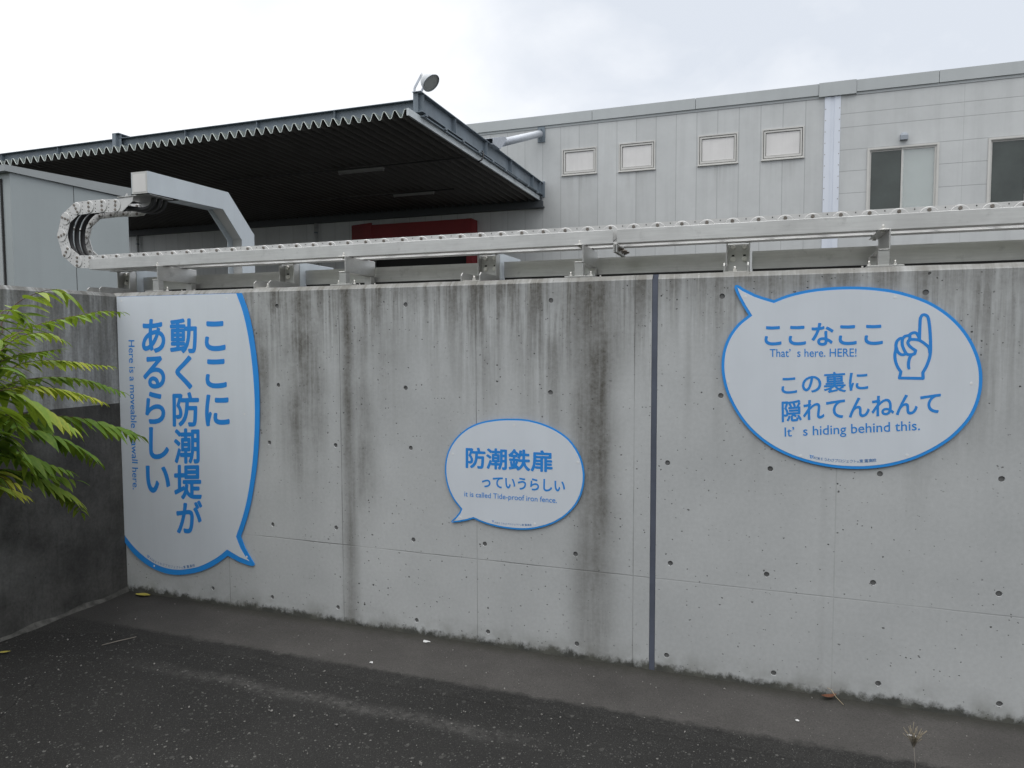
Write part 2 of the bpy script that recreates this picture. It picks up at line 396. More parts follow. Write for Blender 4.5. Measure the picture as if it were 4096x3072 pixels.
mat('galv', (.42, .45, .50), .5, .4, build=var((.46, .49, .54), .13, 12))
mat('lamp_white', (.60, .62, .65), .4)
mat('lamp_face', (.40, .42, .41), .35)
mat('red_paint', (.33, .012, .016), .6, build=var((.17, .008, .010), .15, 1.5))
mat('shed_front', (.36, .39, .40), .5, build=var((.36, .385, .39), .05, 2, streak=5))
mat('shed_side', (.30, .335, .345), .45, build=var((.325, .36, .37), .04, 1.2, streak=5))
mat('shed_trim', (.30, .325, .33), .5, build=var((.30, .322, .33), .05, 2))
mat('plastic_grey', (.27, .30, .34), .5)
def leaf(c1, c2):
    def f(nb, b):
        a = nb.n('ShaderNodeVertexColor', layer_name='tint').outputs[0]
        r_, g_, b_ = nb.sep(a)
        p = pos(nb)
        col = nb.mix(r_, rgb(*c1), rgb(*c2))
        col = nb.mix(nb.mr(nb.noise(p, 60, 3), .5, .8, 0, .35), col, rgb(c2[0]*1.1, c2[1], c2[2]))
        col = nb.mix(nb.m('MULTIPLY', g_, .8), col, rgb(.50, .44, .05))
        nb.put(b.inputs['Base Color'], col)
        b.inputs['Roughness'].default_value = .58; b.inputs['Specular IOR Level'].default_value = .3
        tr = nb.n('ShaderNodeBsdfTranslucent'); nb.put(tr.inputs[0], nb.mix(.5, col, rgb(.30, .40, .03)))
        mx = nb.n('ShaderNodeMixShader'); mx.inputs[0].default_value = .28
        o = nb.nt.nodes['Material Output']
        nb.nt.links.new(b.outputs[0], mx.inputs[1]); nb.nt.links.new(tr.outputs[0], mx.inputs[2])
        nb.nt.links.new(mx.outputs[0], o.inputs[0])
    return f
mat('leaf', .1, .5, build=leaf((.080, .165, .020), (.30, .42, .048)))
mat('stalk', (.075, .035, .025), .6)
mat('bark', (.09, .075, .06), .9, build=var((.09, .075, .06), .3, 20, bmp=.5))
mat('blocker_green', .05, .95, build=var((.045, .055, .03), .4, 3, bmp=.6, bscale=6))
mat('stone', .2, .9, build=var((.20, .195, .185), .5, 40))
mat('paper', .62, .7)
mat('yellow_leaf', (.30, .26, .05), .6)
mat('brown_leaf', (.13, .05, .025), .7)
mat('straw', (.34, .28, .19), .8)
mat('weed_brown', (.20, .172, .128), .9)
mat('twig', (.20, .18, .16), .8)
mat('tube_white', .27, .4)
mat('mortar', .16, .95, build=var((.062, .061, .057), .6, 14, bmp=.6))
mat('hole_grey', (.11, .11, .112), .9, build=var((.135, .136, .138), .25, 30))

# ------------------------------------------------------------------ builders
ORG = {}
class MB:
    def __init__(s): s.bm = bmesh.new(); s.mats = []
    def mi(s, m):
        if m is None: return 0
        if m not in s.mats: s.mats.append(m)
        return s.mats.index(m)
    def face(s, pts, m=None, smooth=False):
        vs_ = [s.bm.verts.new(Vector(p)) for p in pts]
        try: f = s.bm.faces.new(vs_)
        except ValueError: return None
        f.material_index = s.mi(m) if m else 0; f.smooth = smooth
        return f
    def box(s, x0, x1, y0, y1, z0, z1, m=None, T=None):
        P = [Vector((a, b, c)) for c in (z0, z1) for b in (y0, y1) for a in (x0, x1)]
        if T: P = [T @ p for p in P]
        v = [s.bm.verts.new(p) for p in P]; k = s.mi(m) if m else 0
        for q in ((0, 2, 3, 1), (4, 5, 7, 6), (0, 1, 5, 4), (1, 3, 7, 5), (3, 2, 6, 7), (2, 0, 4, 6)):
            f = s.bm.faces.new([v[i] for i in q]); f.material_index = k
    def prism(s, prof, a, b, f3, m=None, mcap=None, smooth=False):
        """prof: closed 2D outline; f3(u, v, t) -> point; swept t from a to b"""
        n = len(prof)
        A = [s.bm.verts.new(Vector(f3(u, v, a))) for u, v in prof]
        B = [s.bm.verts.new(Vector(f3(u, v, b))) for u, v in prof]
        k = s.mi(m) if m else 0; kc = s.mi(mcap) if mcap else k
        for i in range(n):
            f = s.bm.faces.new((A[i], A[(i+1) % n], B[(i+1) % n], B[i])); f.material_index = k; f.smooth = smooth
        for L in (A, B[::-1]):
            tri = tessellate_polygon([[v.co for v in L]])
            for t in tri:
                try: f = s.bm.faces.new([L[i] for i in t]); f.material_index = kc
                except ValueError: pass
    def cyl(s, p0, p1, r0, r1=None, seg=12, m=None, smooth=True, caps=True):
        p0, p1 = Vector(p0), Vector(p1); r1 = r0 if r1 is None else r1
        d = (p1-p0).normalized(); u = d.orthogonal().normalized(); w = d.cross(u)
        k = s.mi(m) if m else 0
        A = [s.bm.verts.new(p0+r0*(math.cos(t)*u+math.sin(t)*w)) for t in [2*PI*i/seg for i in range(seg)]]
        B = [s.bm.verts.new(p1+r1*(math.cos(t)*u+math.sin(t)*w)) for t in [2*PI*i/seg for i in range(seg)]]
        for i in range(seg):
            f = s.bm.faces.new((A[i], A[(i+1) % seg], B[(i+1) % seg], B[i])); f.smooth = smooth; f.material_index = k
        if caps:
            f = s.bm.faces.new(A[::-1]); f.material_index = k
            f = s.bm.faces.new(B); f.material_index = k
    def tube(s, pts, rad, seg=8, m=None):
        pts = [Vector(p) for p in pts]; n = len(pts); k = s.mi(m) if m else 0
        rr = rad if isinstance(rad, (list, tuple)) else [rad]*n
        u = None; rings = []
        for i, p in enumerate(pts):
            d = (pts[min(i+1, n-1)]-pts[max(i-1, 0)]).normalized()
            u = d.orthogonal().normalized() if u is None else (u-d*u.dot(d)).normalized()
            w = d.cross(u)
            rings.append([s.bm.verts.new(p+rr[i]*(math.cos(t)*u+math.sin(t)*w)) for t in [2*PI*j/seg for j in range(seg)]])
        for a, b in zip(rings, rings[1:]):
            for j in range(seg):
                f = s.bm.faces.new((a[j], a[(j+1) % seg], b[(j+1) % seg], b[j])); f.smooth = True; f.material_index = k
        for L in (rings[0][::-1], rings[-1]):
            f = s.bm.faces.new(L); f.material_index = k
    def hexbolt(s, p, d, r, h, m=None, stud=0, sr=None):
        p, d = Vector(p), Vector(d).normalized()
        s.cyl(p, p+d*h*.25, r*1.35, seg=14, m=m)
        s.cyl(p+d*h*.25, p+d*h, r, seg=6, m=m, smooth=False)
        if stud: s.cyl(p+d*h, p+d*(h+stud), sr or r*.55, seg=8, m=m)
    def build(s, name, m, parent=None, bevel=0, bseg=1, smooth=False):
        bm = s.bm
        bmesh.ops.recalc_face_normals(bm, faces=bm.faces)
        if bevel:
            es = [e for e in bm.edges if len(e.link_faces) == 2 and e.calc_face_angle(0) > .5]
            bmesh.ops.bevel(bm, geom=es, offset=bevel, segments=bseg, affect='EDGES', clamp_overlap=True, profile=.5)
        o0 = ORG.get(parent.name, Vector()) if parent else None
        if parent is None:
            xs = [v.co for v in bm.verts]
            o0 = Vector((sum(v.x for v in xs)/len(xs), sum(v.y for v in xs)/len(xs), min(v.z for v in xs)))
        bmesh.ops.translate(bm, verts=bm.verts, vec=-o0)
        me = bpy.data.meshes.new(name); bm.to_mesh(me); bm.free()
        if smooth:
            for p in me.polygons: p.use_smooth = True
        for q in ([m] if not s.mats else s.mats): me.materials.append(MATS[q])
        o = bpy.data.objects.new(name, me); C.objects.link(o)
        if parent: o.parent = parent
        else: o.location = o0
        ORG[o.name] = o0
        return o
def thing(name, label, cat, loc, group=None):
    o = bpy.data.objects.new(name, None); C.objects.link(o); o.location = loc
    o.empty_display_size = .1
    ORG[o.name] = Vector(loc)
    return tag(o, label, cat, group)
def tag(o, label, cat, group=None):
    o['label'] = label; o['category'] = cat
    if group: o['group'] = group
    return o
def kind(o, k): o['kind'] = k; return o
def children(o): return [c for c in bpy.data.objects if c.parent is o]
KIDS = {}
def dup(root, off, label=None):
    def rec(o, par):
        c = o.copy(); C.objects.link(c)
        if par is None: c.location = o.location + Vector(off)
        else: c.parent = par
        for ch in KIDS[o.name]: rec(ch, c)
        KIDS[c.name] = []
        return c
    def fill(o):
        KIDS[o.name] = children(o)
        for ch in KIDS[o.name]: fill(ch)
    fill(root)
    c = rec(root, None)
    if label: c['label'] = label
    return c
def YZ(x0, x1):
    return lambda u, v, t: (t, u, v)
xz = lambda u, v, t: (u, t, v)
yz = lambda u, v, t: (t, u, v)
xy = lambda u, v, t: (u, v, t)

# ------------------------------------------------------------------ ground
def sheet(name, pts, m, z):
    b = MB()
    b.face([(x, y, z) for x, y in pts]); return kind(b.build(name, m), 'structure')
sheet('ground', [(-400, -300), (400, -300), (400, 600), (-400, 600)], 'asphalt', 0)
b = MB()                                    # smoother strip of pavement against the wall, ragged front edge
top_, bot_ = [], []
xx = -3.984
while xx < 4.0:
    yy = -.56
    if xx < -3.5: yy -= (-3.5-xx)*.28
    bot_.append((xx, yy)); xx += .03
for (xa, ya), (xb, yb) in zip(bot_, bot_[1:]):
    b.face([(xa, ya, .004), (xb, yb, .004), (xb, 0, .004), (xa, 0, .004)])
    b.face([(xa, ya-.022, .0006), (xb, yb-.022, .0006), (xb, yb, .004), (xa, ya, .004)])
kind(b.build('pavement', 'pavement_strip'), 'structure')
b = MB()                                    # unseen bank added behind the camera to block low sky light
nx, ny = 60, 10; rows = []
for j in range(ny+1):
    t = j/ny; yy = -7.5-6*t; zz_ = 5.2*(t*t*(3-2*t))
    rows.append([b.bm.verts.new((-45+90*i/nx, yy+.5*math.sin(i*.7), -.02+zz_*(1+.10*math.sin(i*1.3)+.06*math.sin(i*2.9+j)))) for i in range(nx+1)])
rows.append([b.bm.verts.new((-45+90*i/nx, -30, 5)) for i in range(nx+1)])
for A, B_ in zip(rows, rows[1:]):
    for i in range(nx): b.bm.faces.new((A[i], A[i+1], B_[i+1], B_[i])).smooth = True
kind(b.build('low_sky_blocker', 'blocker_green'), 'structure')
b = MB()                                    # loose grit on the asphalt
for i in range(900):
    x0 = random.uniform(-3.8, 1.6); y0 = random.uniform(-2.3, -.5)
    if random.random() < .12: y0 = random.uniform(-.5, -.03)
    r = random.choice((.0018, .0025, .003, .004, .0055, .0075 if y0 < -.9 else .003)) * random.uniform(.7, 1.3)
    T = Matrix.Translation((x0, y0, .004+r*.4)) @ Quaternion(Vector((random.random()-.5, random.random()-.5, random.random()-.5)).normalized(), random.random()*6).to_matrix().to_4x4()
    V = [Vector((random.uniform(.7, 1.3)*sx*r, random.uniform(.6, 1.1)*sy*r, random.uniform(.5, .9)*sz*r)) for sx, sy, sz in ((1, 0, 0), (-1, 0, 0), (0, 1, 0), (0, -1, 0), (0, 0, 1), (0, 0, -1))]
    v = [b.bm.verts.new(T @ q) for q in V]
    for q in ((0, 2, 4), (2, 1, 4), (1, 3, 4), (3, 0, 4), (2, 0, 5), (1, 2, 5), (3, 1, 5), (0, 3, 5)): b.bm.faces.new([v[j] for j in q])
kind(b.build('gravel', 'stone'), 'stuff')

# ------------------------------------------------------------------ sea wall with tie holes
H, TOP, TH = 1.964, 1.989, .46
sc = 1.8517
HL = [(598, 661), (876, 658), (1190, 649), (601, 832), (876, 838), (1189, 848), (582, 956), (725, 962), (887, 968), (589, 1133), (726, 1140), (893, 1166), (1047, 1175), (1243, 1197), (460, 1271), (588, 1290), (730, 1312), (900, 1340), (1054, 1365), (1246, 1391)]
HR = [(1560, 640), (2000, 632), (1557, 855), (1442, 1000), (1664, 1013), (1901, 1024), (2164, 1035), (1448, 1217), (1656, 1241), (1886, 1259), (2158, 1283), (1440, 1416), (1671, 1454), (1897, 1477), (2159, 1521)]
def wall_part(name, x0, x1, holes, m, parent):
    b = MB(); seg = 16; r = .0132
    outer = [Vector((x0, 0, -.05)), Vector((x1, 0, -.05)), Vector((x1, 0, H)), Vector((x0, 0, H))]
    loops = [outer]
    for px, py in holes:
        p = PY(px*sc, py*sc, 0)
        loops.append([Vector((p.x+r*math.cos(-2*PI*i/seg), 0, p.z+r*math.sin(-2*PI*i/seg))) for i in range(seg)])
    flat = [v for L in loops for v in L]
    bv = [b.bm.verts.new(v) for v in flat]
    for t in tessellate_polygon(loops):
        try: b.bm.faces.new([bv[i] for i in t])
        except ValueError: pass
    k = 4
    for L in loops[1:]:
        c = sum(L, Vector())/seg; depth = random.uniform(.004, .007)
        inner = [b.bm.verts.new(c+(v-c)*.92+Vector((0, depth, 0))) for v in L]
        for i in range(seg):
            b.bm.faces.new((bv[k+i], bv[k+(i+1) % seg], inner[(i+1) % seg], inner[i]))
        f = b.bm.faces.new(inner); f.material_index = 1
        k += seg
    # chamfer, top, back and ends
    n = 40
    e = lambda: random.uniform(-.0015, .0015)
    ys = [(x0+(x1-x0)*i/n, e(), e()) for i in range(n+1)]
    A = [b.bm.verts.new((q[0], 0, H)) for q in ys]; B = [b.bm.verts.new((q[0], .026+q[1], TOP+q[2])) for q in ys]; D = [b.bm.verts.new((q[0], TH, TOP)) for q in ys]
    for i in range(n):
        b.bm.faces.new((A[i], A[i+1], B[i+1], B[i])); b.bm.faces.new((B[i], B[i+1], D[i+1], D[i]))
    b.face([(x0, TH, -.05), (x1, TH, -.05), (x1, TH, TOP), (x0, TH, TOP)])
    for X in (x0, x1): b.face([(X, 0, -.05), (X, 0, H), (X, .026, TOP), (X, TH, TOP), (X, TH, -.05)])
    b.mats = [m, 'hole_grey']
    return b.build(name, m, parent)

wl = wall_part('concrete_wall', -4.46, -.5155, HL, 'concrete_left', None)
tag(wl, 'grey concrete sea wall left of the dark joint strip, heavily streaked with black rain stains', 'wall')
wr = wall_part('concrete_wall', -.4865, 3.4, HR, 'concrete_right', None)
tag(wr, 'paler concrete sea wall right of the dark joint strip, carrying the wide oval board', 'wall')
b = MB()
b.box(-.5145, -.4875, .002, .03, -.04, H+.002); b.box(-.5145, -.4875, .03, TH-.01, -.04, TOP+.001)
tag(b.build('joint_sealant', 'sealant'), 'blue grey strip of sealant filling the upright joint between the two wall sections', 'sealant')
# return wall at the left
rw = thing('return_wall', 'dark stained concrete wall at the left edge, running towards the camera behind the plant', 'wall', (-4.2, -2, 0))
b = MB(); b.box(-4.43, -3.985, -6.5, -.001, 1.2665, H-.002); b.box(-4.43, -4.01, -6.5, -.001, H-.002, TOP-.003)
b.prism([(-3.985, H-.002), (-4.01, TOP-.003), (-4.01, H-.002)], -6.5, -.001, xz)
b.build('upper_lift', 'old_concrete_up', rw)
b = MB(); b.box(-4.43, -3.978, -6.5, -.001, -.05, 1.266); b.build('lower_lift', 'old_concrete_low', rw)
b = MB()
n = 40
for i in range(n):
    ya, yb = -2.6+2.6*i/n, -2.6+2.6*(i+1)/n
    ra = [.028+.012*math.sin(i*1.7)+random.uniform(-.004, .004), 0]
    w1 = .022+.008*math.sin(i*.9); w2 = .022+.008*math.sin((i+1)*.9); h1 = .026+.008*math.sin(i*1.3); h2 = .026+.008*math.sin((i+1)*1.3)
    b.face([(-3.978+w1, ya, .004), (-3.978+w2, yb-.001, .004), (-3.977, yb-.001, h2), (-3.977, ya, h1)], smooth=True)
b.build('mortar_fillet', 'mortar', rw)



# ------------------------------------------------------------------ the three speech-bubble boards
FY = -.010                                  # front of the boards; they stand off the wall on spacers
k1 = crop(400, 1150, 1.3829); k2 = crop(1700, 1600, 2.86); k3 = crop(2850, 1100, 1.9235)
def wallxz(k, pts, Y=FY):
    return [((q := PY(*k(u, v), Y)).x, q.z) for u, v in pts]
def smooth_loop(P, closed=True, keep=(), sub=4):
    """Catmull-Rom through P; corners listed in keep stay sharp"""
    n = len(P); out_ = []
    for i in range(n if closed else n-1):
        p1, p2 = P[i], P[(i+1) % n]
        p0 = p1 if (i in keep or (not closed and i == 0)) else P[(i-1) % n]
        p3 = p2 if (((i+1) % n) in keep or (not closed and i == n-2)) else P[(i+2) % n]
        for j in range(sub):
            t = j/sub
            out_.append(tuple(.5*((2*b_)+(-a+c)*t+(2*a-5*b_+4*c-d)*t*t+(-a+3*b_-3*c+d)*t**3) for a, b_, c, d in zip(p0, p1, p2, p3)))
    if not closed: out_.append(P[-1])
    return out_
def inset(P, d):
    n = len(P); A = sum(P[i][0]*P[(i+1) % n][1]-P[(i+1) % n][0]*P[i][1] for i in range(n))
    sgn = 1 if A > 0 else -1; out_ = []
    for i in range(n):
        a, b_, c = Vector(P[i-1]), Vector(P[i]), Vector(P[(i+1) % n])
        e1, e2 = (b_-a).normalized(), (c-b_).normalized()
        n1 = Vector((-e1.y, e1.x))*sgn; n2 = Vector((-e2.y, e2.x))*sgn
        m_ = (n1+n2)
        if m_.length < 1e-4: m_ = n1.copy()
        m_.normalize(); q = max(.28, m_.dot(n1))
        out_.append(tuple(b_+m_*(d/q)))
    return out_
def board(outer, inner, label, group):
    t = thing('speech_bubble_sign', label, 'sign', (sum(p[0] for p in outer)/len(outer), FY, min(p[1] for p in outer)), group)
    b = MB(); b.prism(outer, FY+.0002, FY+.0045, xz); b.build('border_panel', 'board_blue', t)
    b = MB(); b.prism(inner, FY-.0006, FY+.003, xz); b.build('white_panel', 'board_white', t)
    return t
TX = FY-.0012
def glyphs(body, bold):
    cu = bpy.data.curves.new('t', 'FONT'); cu.body = body; cu.size = 1; cu.resolution_u = 5
    o = bpy.data.objects.new('t', cu); C.objects.link(o)
    dg = bpy.context.evaluated_depsgraph_get()
    me = bpy.data.meshes.new_from_object(o.evaluated_get(dg))
    V = [(v.co.x, v.co.y) for v in me.vertices]; F = [tuple(p.vertices) for p in me.polygons]
    bpy.data.objects.remove(o); bpy.data.curves.remove(cu); bpy.data.meshes.remove(me)
    if bold:
        V2, F2 = [], []
        for j in range(8):
            dx, dy = bold*math.cos(j*PI/4), bold*math.sin(j*PI/4); k = len(V2)
            V2 += [(x+dx, y+dy) for x, y in V]; F2 += [tuple(i+k for i in f) for f in F]
        V, F = V2, F2
    return V, F
def lettering(parent, k, body, BL, BR, TL, m='text_blue', bold=.018, name='lettering'):
    """one line of writing laid on the board; BL, BR, TL are the corners of its box in the photo"""
    V, F = glyphs(body, bold)
    o_, bx, ty = [Vector(((q := PY(*k(*p), TX)).x, q.z)) for p in (BL, BR, TL)]
    x0, x1 = min(v[0] for v in V), max(v[0] for v in V); y0, y1 = min(v[1] for v in V), max(v[1] for v in V)
    n = len(V)//8 if bold else len(V)
    W3 = []
    for i, (x, y) in enumerate(V):
        p = o_ + (bx-o_)*((x-x0)/(x1-x0)) + (ty-o_)*((y-y0)/(y1-y0))
        W3.append((p.x, TX-.00003*(i//n), p.y))
    iv = sorted((min(V[i][0] for i in f), max(V[i][0] for i in f)) for f in F)
    runs = [list(iv[0])]                     # words: runs of glyphs with no wide gap between them
    for a_, c_ in iv[1:]:
        if a_ > runs[-1][1]+.135: runs.append([a_, c_])
        else: runs[-1][1] = max(runs[-1][1], c_)
    for a_, c_ in runs:
        b = MB(); mp = {}
        for f in F:
            xm = sum(V[i][0] for i in f)/len(f)
            if not a_-1e-6 <= xm <= c_+1e-6: continue
            for i in f:
                if i not in mp: mp[i] = b.bm.verts.new(W3[i])
            try: b.bm.faces.new([mp[i] for i in f])
            except ValueError: pass
        o = b.build(name, m, parent)
    return o
def stroke(b, pts, w, Y=TX):
    """flat round-ended line of width w through 2D points"""
    for (a, c) in zip(pts, pts[1:]):
        a, c = Vector(a), Vector(c); d = c-a
        if d.length < 1e-6: continue
        q = Vector((-d.y, d.x)).normalized()*w/2
        stroke.k += 1; y = Y-.000004*(stroke.k % 60)
        b.face([(p.x, y, p.y) for p in (a+q, c+q, c-q, a-q)])
    for p in pts:
        stroke.k += 1; y = Y-.000004*(stroke.k % 60)
        b.face([(p[0]+w/2*math.cos(t*PI/6), y, p[1]+w/2*math.sin(t*PI/6)) for t in range(12)])
stroke.k = 0
CREDIT = 'KOBEうわさプロジェクトx東灘高校'
def credit(parent, k, path, hgt, logo):
    """small line that follows the rim: emblem of a roof bar over a ring, then the characters one by one"""
    P = [Vector(((q := PY(*k(*p), TX)).x, q.z)) for p in smooth_loop(path, False)]
    L = [0]
    for a, c in zip(P, P[1:]): L.append(L[-1]+(c-a).length)
    wid = [.62 if ch in 'KOBE' else (.5 if ch == 'x' else 1.) for ch in CREDIT]
    wid = [w_+(.3 if i in (3, 14, 15) else 0) for i, w_ in enumerate(wid)]
    tot = sum(wid); b = MB(); s_ = 0
    for ch, w_ in zip(CREDIT, wid):
        d = (s_+w_/2)/tot*L[-1]; s_ += w_
        i = max(j for j in range(len(L)-1) if L[j] <= d)
        p = P[i]+(P[i+1]-P[i])*((d-L[i])/(L[i+1]-L[i])); ex = (P[i+1]-P[i]).normalized(); ey = Vector((-ex.y, ex.x))
        V, F = glyphs(ch, .012 if ch > 'z' and ord(ch) > 0x3100 else 0)
        x0, x1 = min(v[0] for v in V), max(v[0] for v in V)
        h_ = hgt/.92*(.95 if ch in 'KOBE' else 1)
        vs_ = []
        for j, (x, y) in enumerate(V):
            q = p+ex*((x-(x0+x1)/2)*h_)+ey*((y-(.36 if ch in 'KOBE' else .38))*h_)
            vs_.append(b.bm.verts.new((q.x, TX-.000004*(j % 7), q.y)))
        for f in F:
            try: b.bm.faces.new([vs_[i] for i in f])
            except ValueError: pass
    b.build('credit_line', 'small_blue', parent)
    c = Vector(((q := PY(*k(*logo), TX)).x, q.z)); ex = (P[1]-P[0]).normalized(); ey = Vector((-ex.y, ex.x)); h_ = hgt
    f = lambda u, v: tuple(c+ex*u*h_+ey*v*h_)
    b = MB()
    stroke(b, [f(-.55, .42), f(-.2, .34), f(.2, .34), f(.55, .42)], h_*.17)
    stroke(b, [f(-.22, .34), f(-.3, 0), f(-.2, -.3), f(.05, -.36), f(.24, -.2), f(.28, .05), f(.16, .34)], h_*.17)
    b.build('emblem', 'text_blue', parent)
def caps(parent, k, pts, r=.0066):
    for p in pts:
        q = PY(*k(*p), FY); b = MB()
        b.cyl((q.x, FY-.0005, q.z), (q.x, FY-.0014, q.z), r, r*.9, seg=16)
        b.build('screw_cap', 'cap_white', parent)
GB = 'speech bubble boards on the sea wall'
# --- tall cut-off bubble in the corner
o1 = [(782, 31), (818, 130), (845, 250), (864, 380), (876, 500), (881, 620), (881, 740), (876, 870), (866, 990), (850, 1100), (832, 1200), (808, 1290), (778, 1378)]
t1 = [(802, 1440), (831, 1492), (851, 1524), (854, 1534), (846, 1540), (822, 1538), (765, 1516), (706, 1484)]
a1 = [(660, 1518), (610, 1548), (550, 1572), (490, 1585), (430, 1590), (370, 1583), (310, 1562), (250, 1528), (195, 1482), (160, 1442), (134, 1404)]
R1 = smooth_loop(o1, False); A1 = smooth_loop([t1[-1]]+a1, False)
out1 = [(91.5, 52)] + R1 + t1[:-1] + A1
i1 = [(753, 33), (788, 130), (816, 250), (836, 380), (848, 500), (855, 620), (856, 740), (851, 870), (841, 990), (826, 1100), (807, 1200), (783, 1288), (752, 1378)]
ti1 = [(776, 1440), (803, 1487), (826, 1513), (775, 1492), (703, 1449)]
b1 = [(655, 1488), (605, 1518), (548, 1543), (490, 1556), (430, 1561), (372, 1553), (315, 1533), (258, 1498), (205, 1452), (165, 1408), (134, 1366)]
in1 = [(91.5, 52.6)] + smooth_loop(i1, False) + ti1[:-1] + smooth_loop([ti1[-1]]+b1, False)
def cl(P): return [(max(x, -3.983), z) for x, z in P]
s1 = board(cl(wallxz(k1, out1)), cl(wallxz(k1, in1)), 'tall half speech bubble board with upright blue characters, cut straight at the wall corner', GB)
for ch, (x0, y0, x1, y1) in (('こ', (578, 186, 695, 352)), ('こ', (582, 396, 702, 558)), ('に', (580, 592, 718, 768)),
        ('動', (386, 172, 537, 365)), ('く', (415, 376, 512, 564)), ('防', (400, 580, 549, 770)), ('潮', (408, 780, 552, 975)), ('堤', (409, 981, 564, 1173)), ('が', (421, 1180, 567, 1361)),
        ('あ', (230, 175, 362, 362)), ('る', (237, 380, 362, 560)), ('ら', (249, 576, 362, 755)), ('し', (270, 772, 383, 950)), ('い', (252, 985, 389, 1136))):
    sk = .006
    lettering(s1, k1, ch, (x0+2, y1), (x1, y1), (x0, y0), bold=.026, name='character')
lettering(s1, k1, 'Here is a moveable seawall here.', (157, 291), (181, 1117), (190, 291), bold=.008)
credit(s1, k1, [(277, 1497), (310, 1518), (345, 1531), (400, 1544), (455, 1548), (525, 1536)], .0185, (267, 1489))
caps(s1, k1, [(118, 75), (700, 60), (118, 760), (800, 700), (300, 1540), (812, 1490)])
# --- small bubble in the middle
o2 = [(960, 214), (1130, 220), (1280, 250), (1420, 300), (1530, 358), (1640, 440), (1720, 540), (1780, 650), (1812, 760), (1824, 870), (1815, 980), (1785, 1090), (1735, 1190), (1660, 1280), (1570, 1355), (1460, 1415), (1340, 1455), (1210, 1480), (1080, 1484), (950, 1472), (830, 1452), (710, 1420), (620, 1387), (556, 1357)]
t2 = [(480, 1378), (400, 1394), (318, 1402), (303, 1398), (300, 1386), (310, 1376), (352, 1336), (390, 1290), (409, 1248)]
l2 = [(370, 1200), (320, 1130), (280, 1050), (250, 960), (233, 870), (228, 780), (236, 690), (258, 600), (295, 520), (350, 440), (420, 370), (505, 310), (610, 262), (720, 235), (840, 219)]
P2 = smooth_loop([t2[-1]]+l2+o2, False)
out2 = P2 + t2[:-1]
W2 = wallxz(k2, out2)
s2 = board(W2, inset(W2, .0090), 'small oval speech bubble board with its tail pointing down, amid the stained wall', GB)
lettering(s2, k2, '防潮鉄扉', (465, 778), (1459, 831), (465, 536), bold=.026)
lettering(s2, k2, 'っていうらしい', (650, 1001), (1602, 1058), (650, 864), bold=.024)
lettering(s2, k2, 'it is called Tide-proof iron fence.', (450, 1121), (1508, 1198), (450, 1043), bold=.005)
credit(s2, k2, [(797, 1400), (900, 1414), (1000, 1422), (1100, 1428), (1220, 1430)], .0108, (778, 1389))
caps(s2, k2, [(1020, 292), (318, 618), (1748, 712), (1255, 1418), (410, 1340)])
# --- wide bubble on the right
o3 = [(472, 193), (560, 158), (670, 128), (800, 105), (950, 92), (1100, 89), (1250, 97), (1400, 118), (1550, 158), (1680, 210), (1800, 285), (1900, 375), (1980, 480), (2035, 590), (2068, 700), (2077, 800), (2068, 900), (2040, 1000), (1990, 1100), (1915, 1190), (1820, 1275), (1700, 1350), (1560, 1415), (1400, 1462), (1240, 1487), (1080, 1492), (920, 1480), (760, 1450), (610, 1402), (470, 1335), (350, 1250), (250, 1150), (170, 1035), (110, 910), (78, 790), (70, 680), (85, 570), (128, 465), (195, 375), (277, 308)]
t3 = [(240, 248), (205, 185), (178, 128), (168, 95), (174, 79), (190, 75), (212, 84), (240, 104), (330, 148), (400, 172)]
W3 = wallxz(k3, smooth_loop(o3, False)+t3)
s3 = board(W3, inset(W3, .0130), 'wide oval speech bubble board with a blue pointing hand, on the pale wall', GB)
lettering(s3, k3, 'ここなここ', (400, 547), (1311, 543), (400, 374), bold=.022)
lettering(s3, k3, 'That’  s here. HERE!', (440, 631), (1108, 628), (440, 569), bold=.005)
lettering(s3, k3, 'この裏に', (531, 926), (1199, 893), (528, 769), bold=.017)
lettering(s3, k3, '隠れてんねんて', (533, 1133), (1757, 1070), (531, 968), bold=.019)
lettering(s3, k3, 'It’  s hiding behind this.', (556, 1267), (1597, 1218), (554, 1172), bold=.006)
credit(s3, k3, [(778, 1404), (860, 1418), (960, 1428), (1080, 1433), (1180, 1430), (1260, 1424)], .0158, (761, 1399))
caps(s3, k3, [(252, 168), (1405, 172), (118, 822), (1992, 835), (678, 1392), (1497, 1388)])
kh = crop(3540, 1220, 5.1855)
b = MB()
for pts in ([(885, 1525), (300, 1515), (330, 1385), (265, 1290), (215, 1150), (205, 1020), (225, 935), (228, 830), (250, 750), (310, 695), (370, 690)],
            [(370, 690), (420, 645), (500, 630), (530, 600), (600, 572), (660, 592), (715, 690)],
            [(790, 1520), (785, 1400), (850, 1290), (910, 1140), (940, 1000), (946, 820), (935, 560), (910, 330), (880, 235), (820, 200), (770, 215), (738, 270), (728, 340), (718, 600), (715, 720)],
            [(930, 985), (915, 890), (860, 830), (780, 770), (690, 725), (560, 712), (500, 730), (475, 780), (500, 840), (560, 895), (635, 945), (615, 1010), (570, 1025), (480, 1028), (430, 990), (375, 880), (355, 790), (365, 700)],
            [(515, 610), (515, 700), (500, 740)], [(228, 850), (255, 950), (310, 1015), (370, 1032), (430, 1015)],
            [(555, 1030), (515, 1090), (490, 1180), (488, 1270), (497, 1310)], [(320, 1515), (790, 1522)]):
    if pts[0] == (885, 1525): pts = pts[1:]
    Pz = [((q := PY(*kh(*p), TX)).x, q.z) for p in (pts if len(pts) < 3 else smooth_loop(pts, False, sub=3, keep=[i for i, p in enumerate(pts) if p in ((300, 1515), (330, 1385), (785, 1400), (635, 945), (615, 1010))]))]
    stroke(b, Pz, .0126)
